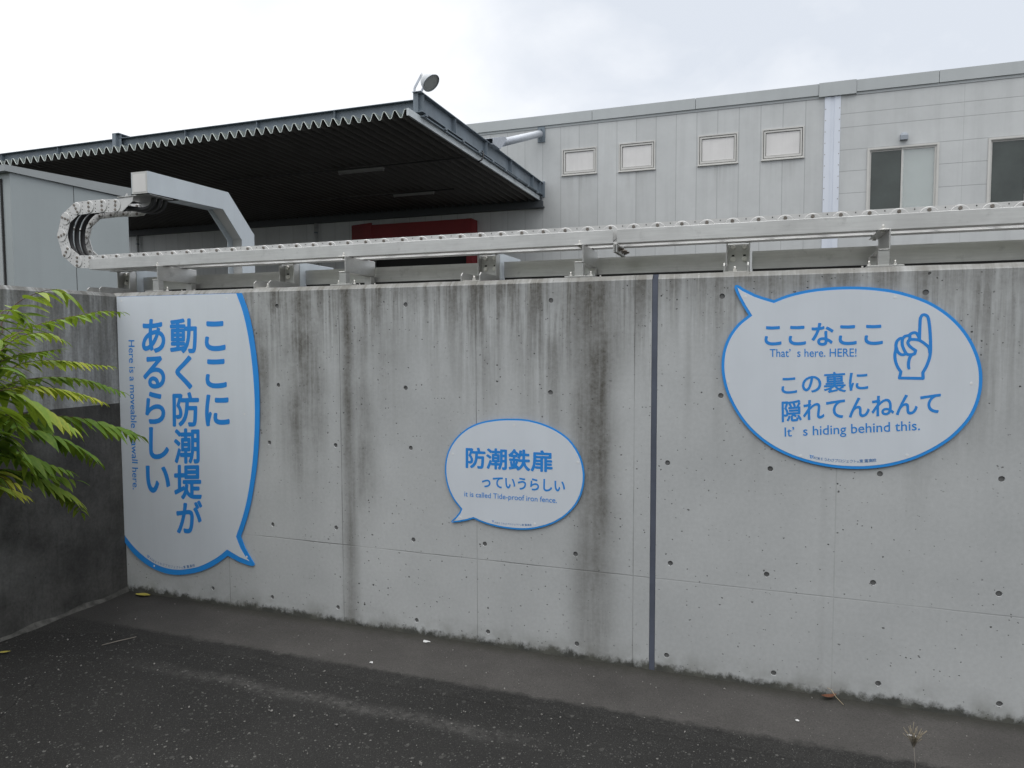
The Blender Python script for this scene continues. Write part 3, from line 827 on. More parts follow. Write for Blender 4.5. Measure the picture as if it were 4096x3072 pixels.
b.build('hand_symbol', 'text_blue', s3)

# ------------------------------------------------------------------ steelwork on top of the wall
def c_channel(b, x, y0, y1, z0, z1, w, t):
    """channel lying along Y, web at x, flanges towards -X"""
    b.box(x-t, x, y0, y1, z0, z1); b.box(x-w, x-t, y0, y1, z1-t, z1); b.box(x-w, x-t, y0, y1, z0, z0+t)
SX = .530
rs = thing('rail_support', 'stainless channel bracket farthest right, under the rail above the wide board', 'bracket', (SX-.023, .2, TOP), 'rail supports on the wall top')
b = MB(); c_channel(b, SX, .05, .387, 2.0665, 2.1605, .047, .0055); b.build('channel_beam', 'stainless', rs, bevel=.0018)
for y0 in (.055, .335):
    b = MB(); b.box(SX-.047, SX-.002, y0, y0+.045, 1.998, 2.066); b.build('post', 'stainless', rs, bevel=.0015)
b = MB(); b.box(SX-.095, SX+.055, .035, .405, 1.990, 1.998); b.build('base_plate', 'stainless', rs, bevel=.001)
for x, y in ((-.078, .10), (.028, .10), (-.078, .33), (.028, .33)):
    b = MB(); b.hexbolt((SX+x, y, 1.998), (0, 0, 1), .008, .013, stud=.014); b.build('anchor_bolt', 'bolt_bright', rs)
for y in (.078, .352):
    b = MB(); b.hexbolt((SX-.027, y, 2.1605), (0, 0, 1), .0075, .013, stud=.009); b.cyl((SX-.027, y, 2.155), (SX-.027, y, 2.147), .008, seg=6); b.build('clip_bolt', 'bolt_bright', rs)
for i, (dx, lab) in enumerate(((-1.404, 'stainless channel bracket just left of the rail joint, nearest the dark joint strip'), (-2.815, 'stainless channel bracket under the rail, above the stained middle of the wall'), (-4.217, 'stainless channel bracket farthest left, over the corner of the tall board'))):
    dup(rs, (dx, 0, 0), lab)
AX = -.126
ab = thing('anchor_bracket', 'bolted upright channel bracket right of the dark joint strip, with four large bolt heads', 'bracket', (AX, .25, TOP), 'anchor brackets on the wall top')
x0, x1 = AX-.0575, AX+.0575
b = MB(); b.box(x0, x1, .343, .349, 1.99, 2.162); b.box(x0, x0+.006, .290, .343, 1.99, 2.162); b.box(x1-.006, x1, .290, .343, 1.99, 2.162)
b.build('upright_channel', 'stainless', ab, bevel=.0015)
for xg in (x0, x1-.006):
    b = MB(); b.prism([(.048, 1.990), (.292, 1.990), (.292, 2.0385), (.068, 2.0385), (.048, 2.022)], xg-.0005, xg+.0055, yz); b.build('foot_gusset', 'stainless', ab)
for x in (-.026, .03):
    b = MB(); b.cyl((AX+x, .3425, 2.144), (AX+x, .330, 2.144), .0125, .0105, seg=18); b.build('dome_bolt', 'bolt_bright', ab)
    b = MB(); b.box(AX+x-.0065, AX+x+.0065, .3415, .3425, 2.082, 2.106); b.build('slot', 'hole_dark', ab)
    b = MB(); b.hexbolt((AX+x, .3425, 2.083), (0, -1, 0), .0105, .014); b.build('hex_bolt', 'bolt_bright', ab)
b = MB(); b.box(x0+.006, x1-.006, .06, .29, 1.990, 1.996); b.hexbolt((AX-.008, .12, 1.996), (0, 0, 1), .0105, .015, stud=.014); b.build('foot_plate', 'bolt_bright', ab)
b = MB(); b.box(x1-.02, x1-.008, .352, .745, 1.985, 2.178); b.box(x1-.05, x1+.0, .352, .364, 1.985, 2.178); b.build('painted_brace', 'arm_paint', ab, bevel=.001)
for dx, lab in ((-1.374, 'bolted upright channel bracket above the small oval board, with two gussets in front'), (-2.749, 'bolted upright channel bracket between the two left rail supports'), (-4.12, 'bolted upright channel bracket at the far left, under the end of the rail'), (1.374, 'bolted upright channel bracket at the right edge, above the end of the wide board')):
    dup(ab, (dx, 0, 0), lab)
# skirting angles between the anchor brackets
pts = [-4.246, -2.875, -1.500, -.126, 1.248, 2.62]
labs = ['long stainless skirting angle farthest left on the wall top', 'long stainless skirting angle above the stained middle of the wall', 'long stainless skirting angle above the small oval board and dark joint strip', 'long stainless skirting angle above the left half of the wide oval board', 'long stainless skirting angle at the right edge of the picture']
for i in range(5):
    xa, xb = pts[i]+.066, pts[i+1]-.064
    b = MB(); b.box(xa, xb, .400, .405, 2.036, 2.1275); b.box(xa, xb, .405, .45, 2.1225, 2.1275)
    o = b.build('skirting_angle', 'stainless'); tag(o, labs[i], 'steel angle', 'skirting angles on the wall top')
    b = MB(); b.box(xa+.003, xb-.003, .4025, .44, 1.9895, 2.0355); s_ = b.build('rubber_seal', 'rubber', o)
    s_.matrix_parent_inverse = Matrix.Identity(4)
# guide rail: two lengths bolted together
def rail(xa, xb, lab):
    t = thing('guide_rail', lab, 'rail', ((xa+xb)/2, .21, 2.163), 'guide rail of the cable chain')
    b = MB(); b.box(xa, xb, .100, .1045, 2.1625, 2.2320); b.box(xa, xb, .1045, .165, 2.1625, 2.1670); b.build('side_angle', 'rail_steel', t, bevel=.0012)
    b = MB(); b.box(xa, xb, .3155, .320, 2.1625, 2.2320); b.box(xa, xb, .255, .3155, 2.1625, 2.1670); b.build('side_angle', 'rail_steel', t, bevel=.0012)
    return t
rl = rail(-4.336, -.731, 'left length of the stainless guide rail, from the chain loop to the joint')
rr_ = rail(-.711, 2.4, 'right length of the stainless guide rail, from the joint to the right edge')
for t, xa in ((rl, -.731), (rr_, -.7185)):
    b = MB(); b.box(xa, xa+.0075, .106, .350, 2.118, 2.1622); b.build('end_flange', 'stainless', t, bevel=.001)
for y in (.16, .25, .315):
    b = MB(); b.hexbolt((-.7108, y, 2.139), (1, 0, 0), .0105, .014, stud=.012); b.build('flange_bolt', 'bolt_steel', rr_)

# ------------------------------------------------------------------ cable chain
ZC, ZT = 2.2165, 2.5865
J = [(-4.223, ZT), (-4.343, ZT+.0005), (-4.462, ZT-.003), (-4.566, 2.521), (-4.607, 2.407), (-4.569, 2.292), (-4.468, 2.2225)]
J += [(-4.349+.12*i, ZC) for i in range(52)]
J = [(-4.103, 2.580)] + J
ch = thing('cable_chain', 'grey steel cable carrier chain in the guide rail, looping back at its left end', 'cable chain', (-4.35, .21, 2.17))
HH = .0435
def link_mesh(y):
    b = MB()
    b.prism([(0, -HH), (.12, -HH), (.12, HH), (0, HH)], y, y+.004, xz, 'chain_zinc')
    b.cyl((0, y-.0002, 0), (0, y-.0050, 0), .0430, .0402, seg=28, m='chain_zinc')
    for z0 in (-.0345, -.012, .012, .0345):
        b.cyl((.062+.001*(z0 > 0), y-.0001, z0), (.062, y-.0012, z0), .0030, seg=8, m='hole_dark')
    return b
def bolt_mesh(y, z0):
    b = MB(); b.cyl((0, y-.005, z0), (0, y-.0098, z0), .0088, .0078, seg=12, m='bolt_steel'); return b
def tomesh(q, n):
    bmesh.ops.recalc_face_normals(q.bm, faces=q.bm.faces)
    me = bpy.data.meshes.new(n); q.bm.to_mesh(me); q.bm.free()
    for m_ in q.mats: me.materials.append(MATS[m_])
    return me
YN, YF = .1235, .2965
lme = {y: tomesh(link_mesh(y), 'link_plate') for y in (YN, YF)}
bme = {(y, z0): tomesh(bolt_mesh(y, z0), 'bolt') for y in (YN, YF) for z0 in (-.0275, 0, .0275)}
b = MB(); b.box(.055, .073, .128, .297, -.022, -.012); b.box(.058, .070, .150, .185, -.0115, .008); b.box(.058, .070, .215, .25, -.0115, .008)
b.mats = ['bolt_bright']; cme = tomesh(b, 'cross_bar')
o0 = ORG[ch.name]
for i in range(len(J)-1):
    (xa, za), (xb, zb) = J[i], J[i+1]
    ang = math.atan2(zb-za, xb-xa); L = math.hypot(xb-xa, zb-za)
    for y in (YN, YF):
        if y == YF and i > 9: continue
        o = bpy.data.objects.new('link_plate', lme[y]); C.objects.link(o); o.parent = ch
        o.location = Vector((xa, 0, za))-o0; o.rotation_euler = (0, -ang, 0); o.scale = (L/.12, 1, 1)
        for z0 in ((-.0275, 0, .0275) if i < 9 else (.0275,)):
            q = bpy.data.objects.new('bolt', bme[(y, z0)]); C.objects.link(q); q.parent = o; q.scale = (.12/L, 1, 1)
    if i in (4, 1) or (i > 12 and i % 2 == 0):
        q = bpy.data.objects.new('cross_bar', cme); C.objects.link(q); q.parent = ch
        q.location = Vector((xa, 0, za))-o0; q.rotation_euler = (0, -ang, 0)
b = MB(); b.box(J[10][0]+.001, J[-1][0], YF, YF+.004, ZC-HH, ZC+HH); b.build('far_side_strip', 'chain_zinc', ch)
for y in (.1235, .2965):
    xa, za = J[0]
    b = MB(); n = 10
    prof = [(xa+.042*math.cos(t), za+.042*math.sin(t)) for t in [PI*.5+PI*j/n for j in range(n+1)]]
    prof += [(xa+.055, za-.040), (-3.955, 2.601), (-3.951, 2.630)]
    b.prism(prof, y, y+.004, xz, 'chain_zinc')
    for z0 in (-.024, .008): b.cyl((xa, y-.0002, za+z0), (xa, y-.006, za+z0), .0080, .0070, seg=12, m='bolt_steel')
    b.build('end_bracket', 'chain_zinc', ch)
b = MB(); b.box(-4.085, -3.80, .118, .312, 2.6315, 2.6362); b.hexbolt((-4.02, .14, 2.6362), (0, 0, 1), .0095, .012, stud=.006); b.build('mounting_plate', 'stainless', ch)
# hoses inside
pathc = [(-4.35+.12*i, ZC-.004) for i in range(6, -1, -1)] + [(-4.452, 2.2235), (-4.535, 2.285), (-4.570, 2.345), (-4.577, 2.407), (-4.565, 2.475), (-4.525, 2.535), (-4.45, 2.580), (-4.343, ZT), (-4.223, ZT), (-4.10, ZT-.006), (-4.0, 2.562), (-3.93, 2.556), (-3.875, 2.585), (-3.856, 2.66)]
sp = smooth_loop(pathc, False, sub=5)
for y, lab in ((.163, 'black hose in the chain loop, nearest the viewer'), (.210, 'black hose in the chain loop, between two others'), (.257, 'black hose in the chain loop, farthest back')):
    b = MB(); b.tube([(x, y+max(0, (x+4.05))*.25, z_) for x, z_ in sp], .0155, 10)
    tag(b.build('hose', 'cable_black'), lab, 'hose', 'hoses in the cable chain')

# ------------------------------------------------------------------ painted arm that drags the chain
XA0, XA1 = -3.927, -3.786
arm = thing('gate_arm', 'pale grey painted steel box arm bending down behind the wall, chain fixed to its end', 'steel arm', (-3.856, 1.03, 1.7))
OUT = [(.092, 2.777), (.829, 2.783), (1.106, 2.507), (1.106, 1.7)]
INN = [(.967, 1.7), (.967, 2.446), (.771, 2.649), (.092, 2.637)]
for xs, nm in ((XA0, 'side_plate'), (XA1-.006, 'side_plate')):
    b = MB(); b.prism(OUT+INN, xs, xs+.006, yz); b.build(nm, 'arm_paint', arm)
b = MB()
for (ya, za), (yb, zb) in zip(OUT, OUT[1:]):
    b.prism([(ya, za-.0004), (yb, zb-.0004), (yb-(.006 if yb > 1 else 0), zb-.0065), (ya-(.006 if ya > 1 else 0), za-.0065)], XA0+.0062, XA1-.0062, yz)
b.build('top_plate', 'arm_paint', arm)
b = MB(); b.prism([(.099, 2.641), (.771, 2.653), (.771, 2.659), (.099, 2.647)], XA0+.0062, XA1-.0062, yz)
b.build('bottom_plate', 'arm_paint', arm)
b = MB(); b.prism([(.772, 2.70), (1.02, 2.467), (1.02, 1.7), (1.026, 1.7), (1.026, 2.471), (.776, 2.706)], XA0+.0062, XA1-.0062, yz); b.build('inner_panel', 'arm_end', arm)
b = MB(); b.box(XA0+.0062, XA1-.0062, .0915, .0985, 2.6365, 2.7765); b.build('end_plate', 'arm_end', arm)
b = MB(); b.box(XA0+.016, XA1-.016, .0895, .0914, 2.646, 2.762); b.build('cover_plate', 'panel_beige', arm)
b = MB(); b.prism([(.13, 2.6405), (.36, 2.6445), (.36, 2.6375), (.13, 2.6345)], XA0+.012, XA1-.012, yz); b.build('cable_opening', 'hole_dark', arm)

# ------------------------------------------------------------------ factory building behind
D = 18.0
bld = thing('factory_building', 'long pale grey metal clad factory building behind the sea wall', 'building', (-4, D+4, 0))
def cladding(x0, x1, z1, wins, m, name):
    b = MB()
    loops = [[Vector((x0, D, 0)), Vector((x1, D, 0)), Vector((x1, D, z1)), Vector((x0, D, z1))]]
    for a, c, e, f in wins: loops.append([Vector((a, D, e)), Vector((a, D, f)), Vector((c, D, f)), Vector((c, D, e))])
    bv = [b.bm.verts.new(v) for L in loops for v in L]
    for t in tessellate_polygon(loops):
        try: b.bm.faces.new([bv[i] for i in t])
        except ValueError: pass
    k = 4
    for L in loops[1:]:
        inn = [b.bm.verts.new(v+Vector((0, .12, 0))) for v in L]
        for i in range(4): b.bm.faces.new((bv[k+i], bv[k+(i+1) % 4], inn[(i+1) % 4], inn[i]))
        k += 4
    return b.build(name, m, bld)
SW = [(-5.955, -4.865, 6.80, 7.595), (-4.185, -3.10, 6.775, 7.61), (-1.865, -.765, 6.755, 7.61), (-.115, .985, 6.755, 7.61)]
SL = [(2.575, 4.275, 5.0, 6.845), (5.375, 7.075, 5.0, 6.845)]
cladding(-34, 1.49, 8.33, SW, 'facade_left', 'wall_cladding')
cladding(1.89, 13, 8.33, SL, 'facade_right', 'wall_cladding')
b = MB(); b.box(-34, 13, D+.12, D+8, .0, 8.28); b.build('inner_wall', 'dark_gap', bld)
xs = [-34, -28, -22, -16, -9.13, -5.0, -1.95, 1.335]
for xa, xb in list(zip(xs, xs[1:])) + [(2.262, 4.215), (4.215, 8.4), (8.4, 13)]:
    b = MB(); b.box(xa+.006, xb-.006, D-.06, D+.14, 8.372, 8.68); b.build('parapet_cap', 'parapet', bld)
    b = MB(); b.box(xa, xb, D-.02, D+.10, 8.30, 8.372); b.build('parapet_trim', 'parapet', bld)
b = MB(); b.box(1.335, 2.262, D-.085, D+.14, 8.322, 8.69); b.build('parapet_joint_cover', 'parapet', bld)
b = MB(); b.box(-34, 13, D+.14, D+8, 8.3, 8.60); b.build('roof', 'parapet', bld)
b = MB(); b.box(1.49, 1.643, D-.03, D+.02, 0, 8.318); b.box(1.739, 1.89, D-.03, D+.02, 0, 8.318); b.box(1.643, 1.739, D-.012, D+.015, 0, 8.316, 'joint_groove')
b.mats = ['joint_white', 'joint_groove']
jc = b.build('expansion_joint_cover', 'joint_white', bld)
b = MB()
for i in range(9):
    for x in (1.515, 1.865): b.cyl((x, D-.03, 5.55+i*.305), (x, D-.036, 5.55+i*.305), .012, seg=8)
b.build('screw_row', 'bolt_steel', jc)
def ring(b, x0, x1, z0, z1, w, y0, y1, m=None, wb=None):
    wb = wb or w
    b.box(x0, x1, y0, y1, z0, z0+wb, m); b.box(x0, x1, y0, y1, z1-w, z1, m)
    b.box(x0, x0+w, y0, y1, z0+wb, z1-w, m); b.box(x1-w, x1, y0, y1, z0+wb, z1-w, m)
for x0, x1, z0, z1 in SW:
    b = MB(); ring(b, x0, x1, z0, z1, .035, D-.025, D+.05); b.box(x0-.02, x1+.02, D-.055, D+.0, z0-.022, z0-.001)
    w_ = b.build('small_window', 'frame_beige', bld)
    b = MB(); ring(b, x0+.052, x1-.052, z0+.054, z1-.052, .045, D-.012, D+.045, wb=.06); b.build('sash', 'frame_beige', w_)
    b = MB(); b.box(x0+.110, x1-.110, D+.018, D+.03, z0+.128, z1-.110); b.build('pane', 'panel_beige', w_)
    b = MB(); b.box(x0+.002, x1-.002, D+.055, D+.06, z0+.002, z1-.002); b.build('back_gap', 'dark_gap', w_)
for i, (x0, x1, z0, z1) in enumerate(SL):
    b = MB(); ring(b, x0, x1, z0, z1, .05, D-.03, D+.07); ring(b, x0+.05, x1-.05, z0+.05, z1-.05, .018, D-.012, D+.05)
    w_ = b.build('sliding_window', 'frame_beige', bld)
    xm = (x0+x1)/2
    for xa, xb, y in ((x0+.07, xm+.03, .03), (xm-.025, x1-.07, .008)):
        b = MB(); ring(b, xa, xb, z0+.07, z1-.07, .03, D+y, D+y+.02); sh = b.build('sash', 'frame_beige', w_)
        b = MB(); b.box(xa+.03, xb-.03, D+y+.008, D+y+.012, z0+.10, z1-.10)
        b.build('pane', 'glass_dark' if xa < xm-.1 else 'glass_clear', sh)
    b = MB(); b.box(xm, x1-.06, D+.085, D+.095, z0+.05, z1-.05); b.build('window_blind', 'blind', w_)
vh = thing('vent_hood', 'small rounded grey vent hood on the wall above the sliding window', 'vent', (3.437, D, 6.98), None)
b = MB(); n = 10
arc = [(.09*math.cos(PI*i/n), .12+.09*math.sin(PI*i/n)) for i in range(n+1)]
prof = [(.09, 0)]+arc+[(-.09, 0)]
A = [(3.437+u, D-.001, 6.98+v) for u, v in prof]
Bq = [(3.437+u*.98, D-.13+max(0, v-.12)*.9, 6.975+v*.96) for u, v in prof]
for i in range(len(prof)-1): b.face([A[i], A[i+1], Bq[i+1], Bq[i]], smooth=True)
b.face(Bq); b.face([A[0], Bq[0], Bq[-1], A[-1]], 'hole_dark')
b.mats = ['plastic_grey', 'hole_dark']; b.build('hood_shell', 'plastic_grey', vh)
ob = children(vh)[0] if False else None

# ------------------------------------------------------------------ canopy over the loading bay
ZS = lambda y: -.0085*(y-9.6)                # falls gently towards the building
cp = thing('loading_canopy', 'dark steel loading canopy with a zigzag edged corrugated deck in front of the factory', 'canopy', (-12, 14, 5.8))
pit_ = .238
b = MB(); e = MB(); tp = []
x = -6.70; prof = []
while x > -24:
    prof += [(x, 6.247), (x-.042, 6.247), (x-.098, 6.098), (x-.140, 6.098)]; x -= pit_
Y0, Y1 = 9.2, 17.86
for (xa, za), (xb, zb) in zip(prof, prof[1:]+[]):
    b.face([(xa, Y0, za+.006), (xb, Y0, zb+.006), (xb, Y1, zb-.045), (xa, Y1, za-.045)])
dk = b.build('corrugated_deck', 'deck_under', cp)
b = MB()
for (xa, za), (xb, zb) in zip(prof, prof[1:]):
    b.face([(xa, Y0, za+.009), (xb, Y0, zb+.009), (xb, Y1, zb-.042), (xa, Y1, za-.042)])
b.build('deck_top_coat', 'deck_top', dk)
for (xa, za), (xb, zb) in zip(prof, prof[1:]):
    d = Vector((xb-xa, zb-za)).normalized(); q = Vector((-d.y, d.x))*.0055
    P4 = [(xa-q.x-d.x*.003, za-q.y-d.y*.003), (xb-q.x+d.x*.003, zb-q.y+d.y*.003), (xb+q.x+d.x*.003, zb+q.y+d.y*.003), (xa+q.x-d.x*.003, za+q.y-d.y*.003)]
    e.prism(P4, Y0-.004, Y0+.004, xz)
e.build('deck_edge', 'deck_edge', dk)
b = MB(); b.prism([(9.19, 6.122), (17.95, 6.079), (17.95, 6.206), (9.19, 6.262)], -6.690, -6.641, yz); b.build('side_fascia', 'fascia', cp)
def hbeam_y(b, xc, y0, y1, zt, zb, wf, tf=.016, tw=.012):
    s1, s2 = ZS(y0), ZS(y1)
    for (za, zc, x0, x1) in ((zt-tf, zt, xc-wf, xc+wf), (zb, zb+tf, xc-wf, xc+wf), (zb+tf, zt-tf, xc-tw/2, xc+tw/2)):
        b.prism([(y0, za+s1), (y1, za+s2), (y1, zc+s2), (y0, zc+s1)], x0, x1, yz)
for xc in (-6.665, -14.765, -22.86):
    b = MB(); hbeam_y(b, xc, 9.63, 17.97, 6.705, 6.318, .105)
    bmn = b.build('cantilever_beam', 'canopy_steel', cp)
    b = MB(); b.box(xc-.105, xc-.006, 9.632, 9.642, 6.335, 6.688); b.build('end_stiffener', 'canopy_steel', bmn)
    b = MB(); b.box(xc+.006, xc+.105, 9.70, 9.71, 6.335, 6.688); b.build('end_stiffener', 'canopy_steel', bmn)
    for y in (11.3, 13.2, 15.05, 17.0, 17.75):
        b = MB(); b.box(xc+.006, xc+.10, y, y+.012, 6.34+ZS(y), 6.685+ZS(y)); b.build('stiffener', 'canopy_steel', bmn)
b = MB()
for y in [9.75+.95*i for i in range(9)]: b.box(-6.60, -6.54, y, y+.09, 6.262+ZS(y), 6.302+ZS(y))
b.box(-6.63, -6.575, 9.70, 17.9, 6.24, 6.262); b.build('clip_rail', 'canopy_steel', cp)
for xa, xb in ((-14.75, -6.68), (-22.85, -14.78)):
    b = MB(); b.box(xa, xb, 9.80, 9.81, 6.22, 6.590); b.box(xa, xb, 9.70, 9.90, 6.590, 6.602)
    for f_ in (.25, .5, .75): b.box(xa+(xb-xa)*f_, xa+(xb-xa)*f_+.012, 9.71, 9.799, 6.22, 6.589)
    for z0 in (6.36, 6.47):
        for xq in (xa+.12, xb-.12): b.cyl((xq, 9.80, z0), (xq, 9.78, z0), .022, seg=8)
    b.build('edge_beam', 'canopy_steel', cp)
    b = MB(); b.prism([(xb-.02, 6.603), (xb-.17, 6.603), (xb-.02, 6.70)], 9.79, 9.80, xz); b.build('gusset', 'canopy_steel', cp)
b = MB(); b.box(-24, -6.60, 17.862, 17.99, 5.90, 6.25); b.box(-24, -6.52, 17.80, 17.861, 5.845, 6.045); b.box(-24, -6.52, 17.862, 17.99, 5.846, 5.899); b.build('ledger_beam', 'shade_steel', cp)
b = MB(); b.box(-6.72, -6.512, 17.97, 18.0, 6.185, 6.672); b.build('wall_plate', 'canopy_steel', cp)
for zz_ in (5.98, 5.86):
    pass
b = MB(); b.tube([(-6.62, 14.42, 6.945), (-6.62, 17.78, 8.085)], .105, 16); br = b.build('brace_pipe', 'galv', cp)
b = MB(); b.box(-6.74, -6.50, 17.965, 17.998, 7.885, 8.362)
b.prism([(17.5, 8.10), (17.97, 8.30), (17.97, 7.90), (17.6, 7.97)], -6.625, -6.610, yz); b.build('brace_end_plate', 'canopy_steel', br)
b = MB()
b.box(-6.78, -6.50, 13.45, 13.98, 6.65, 6.665)
for xs_ in (-6.78, -6.51): b.prism([(13.45, 6.66), (13.99, 6.66), (14.46, 7.03), (14.35, 7.08), (13.99, 6.965), (13.45, 6.80)], xs_, xs_+.012, yz)
b.prism([(13.45, 6.79), (13.99, 6.955), (13.99, 6.968), (13.45, 6.803)], -6.767, -6.511, yz)
b.box(-6.768, -6.512, 13.985, 13.995, 6.666, 6.955)
for i in range(4): b.cyl((-6.53-.0*i, 13.996, 6.70+i*.07), (-6.53, 14.01, 6.70+i*.07), .02, seg=8)
b.build('brace_shoe', 'galv', br)
b = MB(); b.tube([(-6.60, 12.95, 6.36), (-6.56, 12.93, 6.30), (-6.555, 12.9, 6.2), (-6.58, 12.86, 6.12), (-6.66, 12.82, 6.07)], .018, 8); b.build('flex_conduit', 'cable_black', cp)
b = MB(); b.tube([(-6.70, 12.28, 6.055), (-14.0, 12.24, 6.055)], .018, 6); b.build('conduit', 'rubber', cp)
b = MB(); b.tube([(-8.37, 15.2, 6.02), (-14.0, 15.2, 6.02)], .018, 6); b.build('conduit', 'rubber', cp)
for y, lab in ((12.40, 'unlit strip light under the canopy, nearer its front edge'), (15.27, 'unlit strip light under the canopy, farther back and lower in the picture')):
    zt_ = 6.045 if y < 13 else 6.02
    t = thing('strip_light', lab, 'light', (-9.7, y, zt_-.1), 'strip lights under the canopy')
    b = MB(); b.prism([(-.06, 0), (.06, 0), (.03, -.045), (-.03, -.045)], -10.34, -9.04, lambda u, v, t_: (t_, y+u, zt_+v)); b.build('housing', 'tube_white', t)
    b = MB(); b.tube([(-10.31, y, zt_-.062), (-9.07, y, zt_-.062)], .016, 8); b.build('light_tube', 'tube_white', t)
    b = MB()
    for xq in (-10.335, -9.065): b.box(xq, xq+.025, y-.03, y+.03, zt_-.085, zt_-.045)
    b.build('lamp_holder', 'tube_white', t)
# floodlight on the canopy corner
fl = thing('floodlight', 'round white floodlight on a bracket at the corner of the canopy', 'floodlight', (-6.68, 9.66, 6.71))
cL = Vector((-6.345, 9.60, 6.838)); ax = Vector((.667, -.10, -.70)).normalized()
b = MB()
pr = [(.190, 0), (.193, -.02), (.180, -.10), (.150, -.16), (.085, -.20), (.055, -.21), (.05, -.30), (.0, -.30)]
u0 = ax.orthogonal().normalized(); w0 = ax.cross(u0); seg = 32; ringv = []
for r_, d_ in pr: ringv.append([b.bm.verts.new(cL+ax*d_+(u0*math.cos(2*PI*i/seg)+w0*math.sin(2*PI*i/seg))*max(r_, .0005)) for i in range(seg)])
for a_, c_ in zip(ringv, ringv[1:]):
    for i in range(seg):
        f = b.bm.faces.new((a_[i], a_[(i+1) % seg], c_[(i+1) % seg], c_[i])); f.smooth = True
b.build('lamp_shade', 'lamp_white', fl)
b = MB(); b.cyl(cL-ax*.012, cL-ax*.02, .187, seg=32); b.build('lens', 'lamp_face', fl)
b = MB()
rim = [cL+(u0*math.cos(2*PI*i/seg)+w0*math.sin(2*PI*i/seg))*.190 for i in range(seg+1)]
b.tube(rim, .0065, 6); b.build('rim', 'canopy_steel', fl)
bk = cL-ax*.27
def bar(b, p, q, w, t, side):
    p, q = Vector(p), Vector(q); d = (q-p).normalized(); s_ = (Vector(side)-d*d.dot(Vector(side))).normalized()*w/2; n_ = d.cross(s_).normalized()*t/2
    v = [b.bm.verts.new(x) for x in (p-s_-n_, p+s_-n_, p+s_+n_, p-s_+n_, q-s_-n_, q+s_-n_, q+s_+n_, q-s_+n_)]
    for f_ in ((0, 1, 2, 3), (7, 6, 5, 4), (0, 4, 5, 1), (1, 5, 6, 2), (2, 6, 7, 3), (3, 7, 4, 0)): b.bm.faces.new([v[i] for i in f_])
b = MB()
for (p1, p2, p3) in (((-6.735, 9.62, 6.715), (-6.725, 9.62, 6.80), (-6.575, 9.62, 7.03)), ((-6.61, 9.66, 6.715), (-6.60, 9.66, 6.72), (-6.43, 9.66, 6.98))):
    bar(b, p1, p2, .045, .012, (1, 0, 0)); bar(b, p2, p3, .045, .012, (1, 0, 0))
bar(b, (-6.59, 9.62, 7.02), bk, .05, .02, (0, 0, 1)); bar(b, (-6.43, 9.66, 6.97), bk, .04, .015, (0, 0, 1))
b.box(-6.77, -6.575, 9.58, 9.70, 6.706, 6.716)
b.build('mounting_bracket', 'galv', fl)
b = MB(); b.prism([(0, 0), (.11, -.03), (.15, -.12), (.02, -.15)], 9.70, 9.80, lambda u, v, t_: (-6.60+u, t_, 7.13+v)); b.build('ballast_box', 'galv', fl)
b = MB(); b.tube([(-6.59, 9.72, 7.12), (-6.605, 9.70, 7.02), (-6.60, 9.66, 6.94), (-6.57, 9.65, 6.93)], .008, 6); b.build('cord', 'canopy_steel', fl)
# dock shelter, drain pipes on the shaded facade
ds = thing('dock_shelter', 'dark red dock shelter around a black loading opening under the canopy', 'dock shelter', (-11, 17.7, 1.0))
b = MB(); b.box(-8.985, -8.80, 17.5, 17.998, 1.1, 5.595); b.build('jamb', 'red_paint', ds)
b = MB(); b.prism([(-13.35, 17.74), (-12.42, 17.48), (-12.42, 17.52), (-13.35, 17.78)], 1.1, 5.66, xy); b.build('jamb', 'red_paint', ds)
b = MB(); b.box(-12.418, -8.987, 17.5, 17.60, 4.62, 5.592); b.box(-12.418, -8.987, 17.60, 17.998, 5.575, 5.592); b.build('header', 'red_paint', ds)
b = MB(); b.box(-12.41, -8.99, 17.75, 17.76, 1.1, 5.57); b.build('opening', 'hole_dark', ds)
for X, lab in ((-14.9, 'pale drain pipe on the shaded factory wall, left of the red dock shelter'), (-23.1, 'pale drain pipe on the shaded factory wall, just right of the grey shed')):
    t = thing('drain_pipe', lab, 'pipe', (X, 17.9, 0), 'drain pipes under the canopy')
    b = MB(); b.tube([(X, 17.9, 0), (X, 17.9, 5.84)], .055, 10); b.build('pipe', 'facade_right', t)
    b = MB()
    for z0 in (3.3, 4.6, 5.5): b.cyl((X, 17.9, z0), (X, 17.9, z0+.04), .066, seg=12)
    b.build('pipe_clamp', 'canopy_steel', t)

# ------------------------------------------------------------------ shed at the left
sx = -7.5
sh = thing('storage_shed', 'grey metal clad storage shed with a deep roof trim at the left edge', 'shed', (-9, 2.6, 0))
b = MB(); b.box(-11, sx, 1.842, 3.31, 0, 3.46)
b.build('side_wall', 'shed_side', sh)
b = MB(); b.prism([(1.77, 3.457), (3.34, 3.468), (3.34, 3.592), (1.77, 3.522)], sx-3.5, sx+.03, yz); b.build('roof_trim', 'shed_trim', sh)
b = MB(); b.box(-11, sx-.14, 1.825, 1.838, 0, 3.40); b.build('front_panel', 'shed_front', sh)
b = MB(); b.box(sx-.135, sx-.112, 1.832, 1.839, 0, 3.40); b.build('door_gap', 'hole_dark', sh)
b = MB(); b.box(sx+.0005, sx+.002, 2.569, 2.575, 0, 3.46); b.build('panel_joint', 'dark_gap', sh)

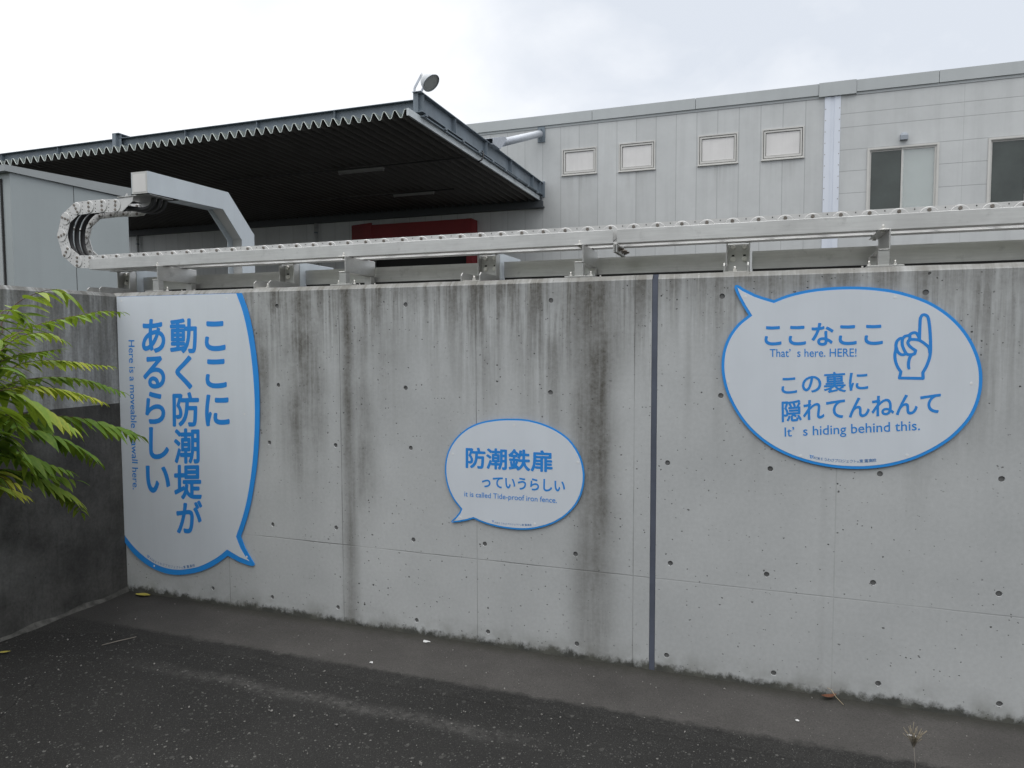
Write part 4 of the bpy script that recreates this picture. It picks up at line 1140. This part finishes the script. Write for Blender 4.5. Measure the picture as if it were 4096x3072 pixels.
# ------------------------------------------------------------------ young tree with feathered leaves at the left edge
tr = thing('sapling', 'leafy sapling with long feather shaped fronds reaching in from the left edge', 'tree', (-3.62, -1.45, 0))
b = MB(); b.tube([(-3.62, -1.45, -.05), (-3.60, -1.44, .5), (-3.63, -1.42, 1.0), (-3.60, -1.40, 1.45), (-3.57, -1.38, 1.72)], [.024, .021, .018, .014, .010], 10); b.build('trunk', 'bark', tr)
kp = crop(0, 1100, 1.658)
def leaflet(b, lay, o, d, up, L, wd, tint, yel, droop):
    d = d.normalized(); s_ = d.cross(up)
    if s_.length < .05: s_ = d.orthogonal()
    s_.normalize(); n_ = s_.cross(d).normalized()
    N = 7; rows = []
    tw = random.uniform(-.5, .5)
    for i in range(N+1):
        t = i/N
        w = wd*L*(math.sin(PI*min(1, t*.93+.07)**.72)**.9)*(1 if i < N else 0)
        if i == 0: w = wd*L*.25
        c = o + d*(L*t*(1-.10*droop*t)) - Vector((0, 0, 1))*(L*droop*.55*t*t)
        r_ = tw*t
        sv = s_*math.cos(r_)+n_*math.sin(r_)
        rows.append([b.bm.verts.new(c+sv*w+n_*w*.28), b.bm.verts.new(c), b.bm.verts.new(c-sv*w+n_*w*.28)])
    for i, (A, B_) in enumerate(zip(rows, rows[1:])):
        for j in (0, 1):
            try: f = b.bm.faces.new((A[j], A[j+1], B_[j+1], B_[j]))
            except ValueError: continue
            f.smooth = True
            for lp in f.loops:
                e_ = 0 if lp.vert in (A[1], B_[1]) else .35
                lp[lay] = (min(1, max(0, tint+.12*i/N)), min(1, yel*(.4+e_*1.6+.5*i/N)), 0, 1)
def frond(pts, yb, ye, lpx, tint, yel, side=1.0, n=None, base_ext=True, droop=.62):
    n_ = len(pts); P = []
    for i, p in enumerate(pts):
        P.append(PY(*kp(*p), yb+(ye-yb)*i/(n_-1)))
    if base_ext: P = [Vector((-3.58, -1.40, min(1.7, max(.35, P[0].z-.12))))] + P
    P = [Vector(p) for p in smooth_loop([tuple(p) for p in P], False, sub=6)]
    L = [0]
    for a_, c_ in zip(P, P[1:]): L.append(L[-1]+(c_-a_).length)
    tot = L[-1]; b = MB(); lay = b.bm.loops.layers.color.new('tint')
    m0 = b.mi('leaf'); b.mi('stalk')
    dist = (P[len(P)//2]-CAM).length
    Lf = lpx/1.658*dist/FPX*1.3
    step = Lf*.37; s_ = .16 if base_ext else .02
    n0 = len(b.bm.faces)
    while s_ < tot-.004:
        i = max(j for j in range(len(L)-1) if L[j] <= s_)
        p = P[i].lerp(P[i+1], (s_-L[i])/max(1e-6, L[i+1]-L[i])); t = (P[i+1]-P[i]).normalized()
        q = s_/tot; taper = min(1, .75+q*.8) if q < .3 else (1 if q < .72 else 1-(q-.72)*2.2)
        sd_ = t.cross(Vector((0, 0, 1))).normalized()
        for sg in (1, -1):
            d = sd_*sg*random.uniform(.65, .95)*side + t*random.uniform(.5, .75) - Vector((0, 0, 1))*random.uniform(.25, .55)*droop
            leaflet(b, lay, p, d, Vector((0, 0, 1)), Lf*taper*random.uniform(.85, 1.12), random.uniform(.155, .195), tint+random.uniform(-.18, .18), max(0, yel+random.uniform(-.25, .25)+(.15 if q > .8 else 0)), droop*random.uniform(.6, 1.3))
        s_ += step*random.uniform(.85, 1.15)*(1 if q < .7 else .8)
    leaflet(b, lay, P[-1], P[-1]-P[-3], Vector((0, 0, 1)), Lf*.5, .15, tint, yel, .5)
    b.tube(P, [.0032-.0024*i/len(P) for i in range(len(P))], 6, 'stalk')
    return b.build('frond', 'leaf', tr)
for a_ in (
    ([(-30, 420), (10, 320), (60, 240), (130, 175), (220, 130), (320, 100), (400, 105), (465, 150)], -1.25, -.95, 165, .55, .25),
    ([(-40, 470), (60, 420), (150, 370), (290, 318), (430, 285), (560, 258), (690, 238), (805, 246)], -1.1, -.42, 92, .42, .12),
    ([(-30, 520), (50, 460), (140, 405), (240, 385), (330, 388), (425, 435)], -1.15, -.85, 85, .5, .3),
    ([(-60, 600), (40, 560), (140, 525), (260, 510), (400, 492)], -1.2, -.75, 95, .35, .1),
    ([(-60, 700), (40, 640), (150, 585), (300, 566), (450, 572), (600, 590), (725, 604)], -1.1, -.48, 80, .75, .6),
    ([(-60, 790), (30, 745), (120, 705), (230, 685), (360, 676), (500, 685), (640, 715), (810, 775)], -1.1, -.40, 95, .2, .08),
    ([(-40, 790), (80, 750), (200, 735), (330, 748), (450, 770), (570, 800), (680, 843)], -1.2, -.65, 85, .8, .7),
    ([(-80, 780), (40, 775), (130, 800), (220, 850), (310, 905), (400, 960), (478, 1018)], -1.35, -1.05, 150, .6, .3),
    ([(120, 930), (250, 940), (380, 935), (490, 942), (610, 962), (740, 1000), (850, 1030), (930, 1068)], -1.0, -.40, 130, .25, .03),
    ([(-60, 980), (80, 1000), (230, 1030), (380, 1075), (480, 1125), (580, 1182), (660, 1248)], -1.2, -.7, 100, .15, .05),
    ([(-60, 1130), (60, 1160), (190, 1200), (320, 1255), (445, 1296)], -1.25, -.95, 115, .12, .05),
    ([(-40, 1300), (80, 1310), (210, 1305), (340, 1330), (510, 1362)], -1.2, -.8, 115, .3, .1),
    ([(60, 1310), (220, 1330), (330, 1390), (430, 1440), (500, 1500), (545, 1580)], -1.1, -.75, 92, .4, .3),
    ([(-60, 1320), (0, 1340), (70, 1370), (135, 1392)], -1.4, -1.3, 110, .9, 1.0),
    ([(-60, 1420), (20, 1415), (100, 1435), (178, 1472)], -1.3, -1.15, 85, .6, .6),
    ([(-80, 1040), (0, 1080), (80, 1120), (160, 1210)], -1.5, -1.35, 150, .0, .0),
    ([(-80, 1150), (10, 1170), (110, 1200), (200, 1290)], -1.45, -1.25, 130, .05, .1),
    ([(-60, 640), (0, 610), (70, 620), (130, 680)], -1.4, -1.2, 120, .1, .0),
    ([(-80, 880), (0, 900), (80, 950), (130, 1040)], -1.5, -1.3, 150, .2, .15),
    ([(-60, 300), (0, 260), (60, 225), (150, 260), (190, 320)], -1.4, -1.2, 120, .35, .05)):
    frond(*a_)

# ------------------------------------------------------------------ litter and weeds
def crumple(name, label, cat, p, r, m, flat=.35, n=9):
    b = MB(); vs_ = []
    for i in range(n):
        a_ = 2*PI*i/n; q = r*random.uniform(.6, 1.25)
        vs_.append(b.bm.verts.new((p[0]+q*math.cos(a_), p[1]+q*.7*math.sin(a_), p[2]+.001+random.uniform(0, r*flat))))
    c_ = b.bm.verts.new((p[0], p[1], p[2]+r*flat)); 
    c2 = b.bm.verts.new((p[0]+r*.2, p[1], p[2]+.0005))
    for i in range(n):
        b.bm.faces.new((vs_[i], vs_[(i+1) % n], c_)); b.bm.faces.new((vs_[(i+1) % n], vs_[i], c2))
    tag(b.build(name, m), label, cat)
def drop_leaf(label, p, ang, L, m, curl=.3):
    b = MB(); rows = []
    for i in range(7):
        t = i/6; w = L*.2*math.sin(PI*(t*.9+.05)); x_ = L*(t-.5); z_ = .004+L*curl*(t-.5)**2
        rows.append([b.bm.verts.new(Matrix.Rotation(ang, 3, 'Z') @ Vector((x_, s_*w, z_+abs(s_)*w*.4))+Vector(p)) for s_ in (-1, 0, 1)])
    for A, B_ in zip(rows, rows[1:]):
        for j in (0, 1): b.bm.faces.new((A[j], A[j+1], B_[j+1], B_[j]))
    tag(b.build('fallen_leaf', m), label, 'leaf')
crumple('paper_scrap', 'crumpled white paper scrap at the foot of the stained wall', 'litter', (-1.723, -.075, .005), .024, 'paper', .3)
crumple('pebble', 'white pebble lying on the smooth pavement strip left of the joint', 'stone', (-1.878, -.401, .004), .011, 'paper', .9, 7)
crumple('pebble', 'white pebble on the smooth pavement strip below the wide oval board', 'stone', (.171, -.281, .004), .010, 'paper', .9, 7)
b = MB(); b.tube([(.60, -.25, .008), (.632, -.256, .009)], .0035, 8); tag(b.build('cigarette_end', 'paper'), 'white cigarette end lying on the pavement strip near the right edge', 'litter')
drop_leaf('yellow fallen leaf in the corner under the tall board', (-3.80, -.045, .006), .1, .11, 'yellow_leaf', .2)
drop_leaf('yellow fallen leaf on the asphalt at the left edge', (-3.80, -.945, .004), .6, .06, 'yellow_leaf')
drop_leaf('brown dead leaf against the foot of the pale wall', (.316, -.03, .012), .5, .075, 'brown_leaf', .6)
b = MB(); b.tube([(.31, -.012, .05), (.325, -.03, .052), (.345, -.05, .03), (.375, -.07, .008)], .0016, 6); tag(b.build('dry_stalk', 'straw'), 'thin pale dry stalk beside the brown leaf', 'stalk')
b = MB(); b.tube([(-3.39, -.70, .006), (-3.34, -.63, .010), (-3.30, -.555, .007)], .0022, 6); tag(b.build('twig', 'twig'), 'thin pale twig lying on the asphalt below the tall board', 'twig')
wd = thing('dry_weed', 'dry straw coloured weed with a fluffy head at the lower right', 'weed', (.56, -.62, 0))
b = MB(); b.tube([(.56, -.62, 0), (.563, -.615, .08), (.558, -.60, .155)], [.0016, .0012, .0008], 6); b.build('stem', 'twig', wd)
b = MB()
for i in range(46):
    a_ = random.uniform(-.55, .55); q = random.uniform(.03, .085); sw = random.uniform(-.5, .5)
    o_ = Vector((.558, -.60, .135+random.uniform(0, .02)))
    d = Vector((math.sin(a_), sw*.5, math.cos(a_)))*q
    b.tube([o_, o_+d*.5+Vector((0, 0, .004)), o_+d+Vector((random.uniform(-.01, .01), 0, -.004))], [.0007, .0007, .0014], 4)
b.build('seed_head', 'weed_brown', wd)
b = MB(); b.tube([(.415, -.70, .002), (.42, -.69, .03), (.445, -.68, .052), (.50, -.67, .062), (.56, -.66, .055)], [.002, .0025, .002, .0016, .001], 6)
tag(b.build('grass_blade', 'straw'), 'single arched dry grass blade at the bottom right edge', 'grass')
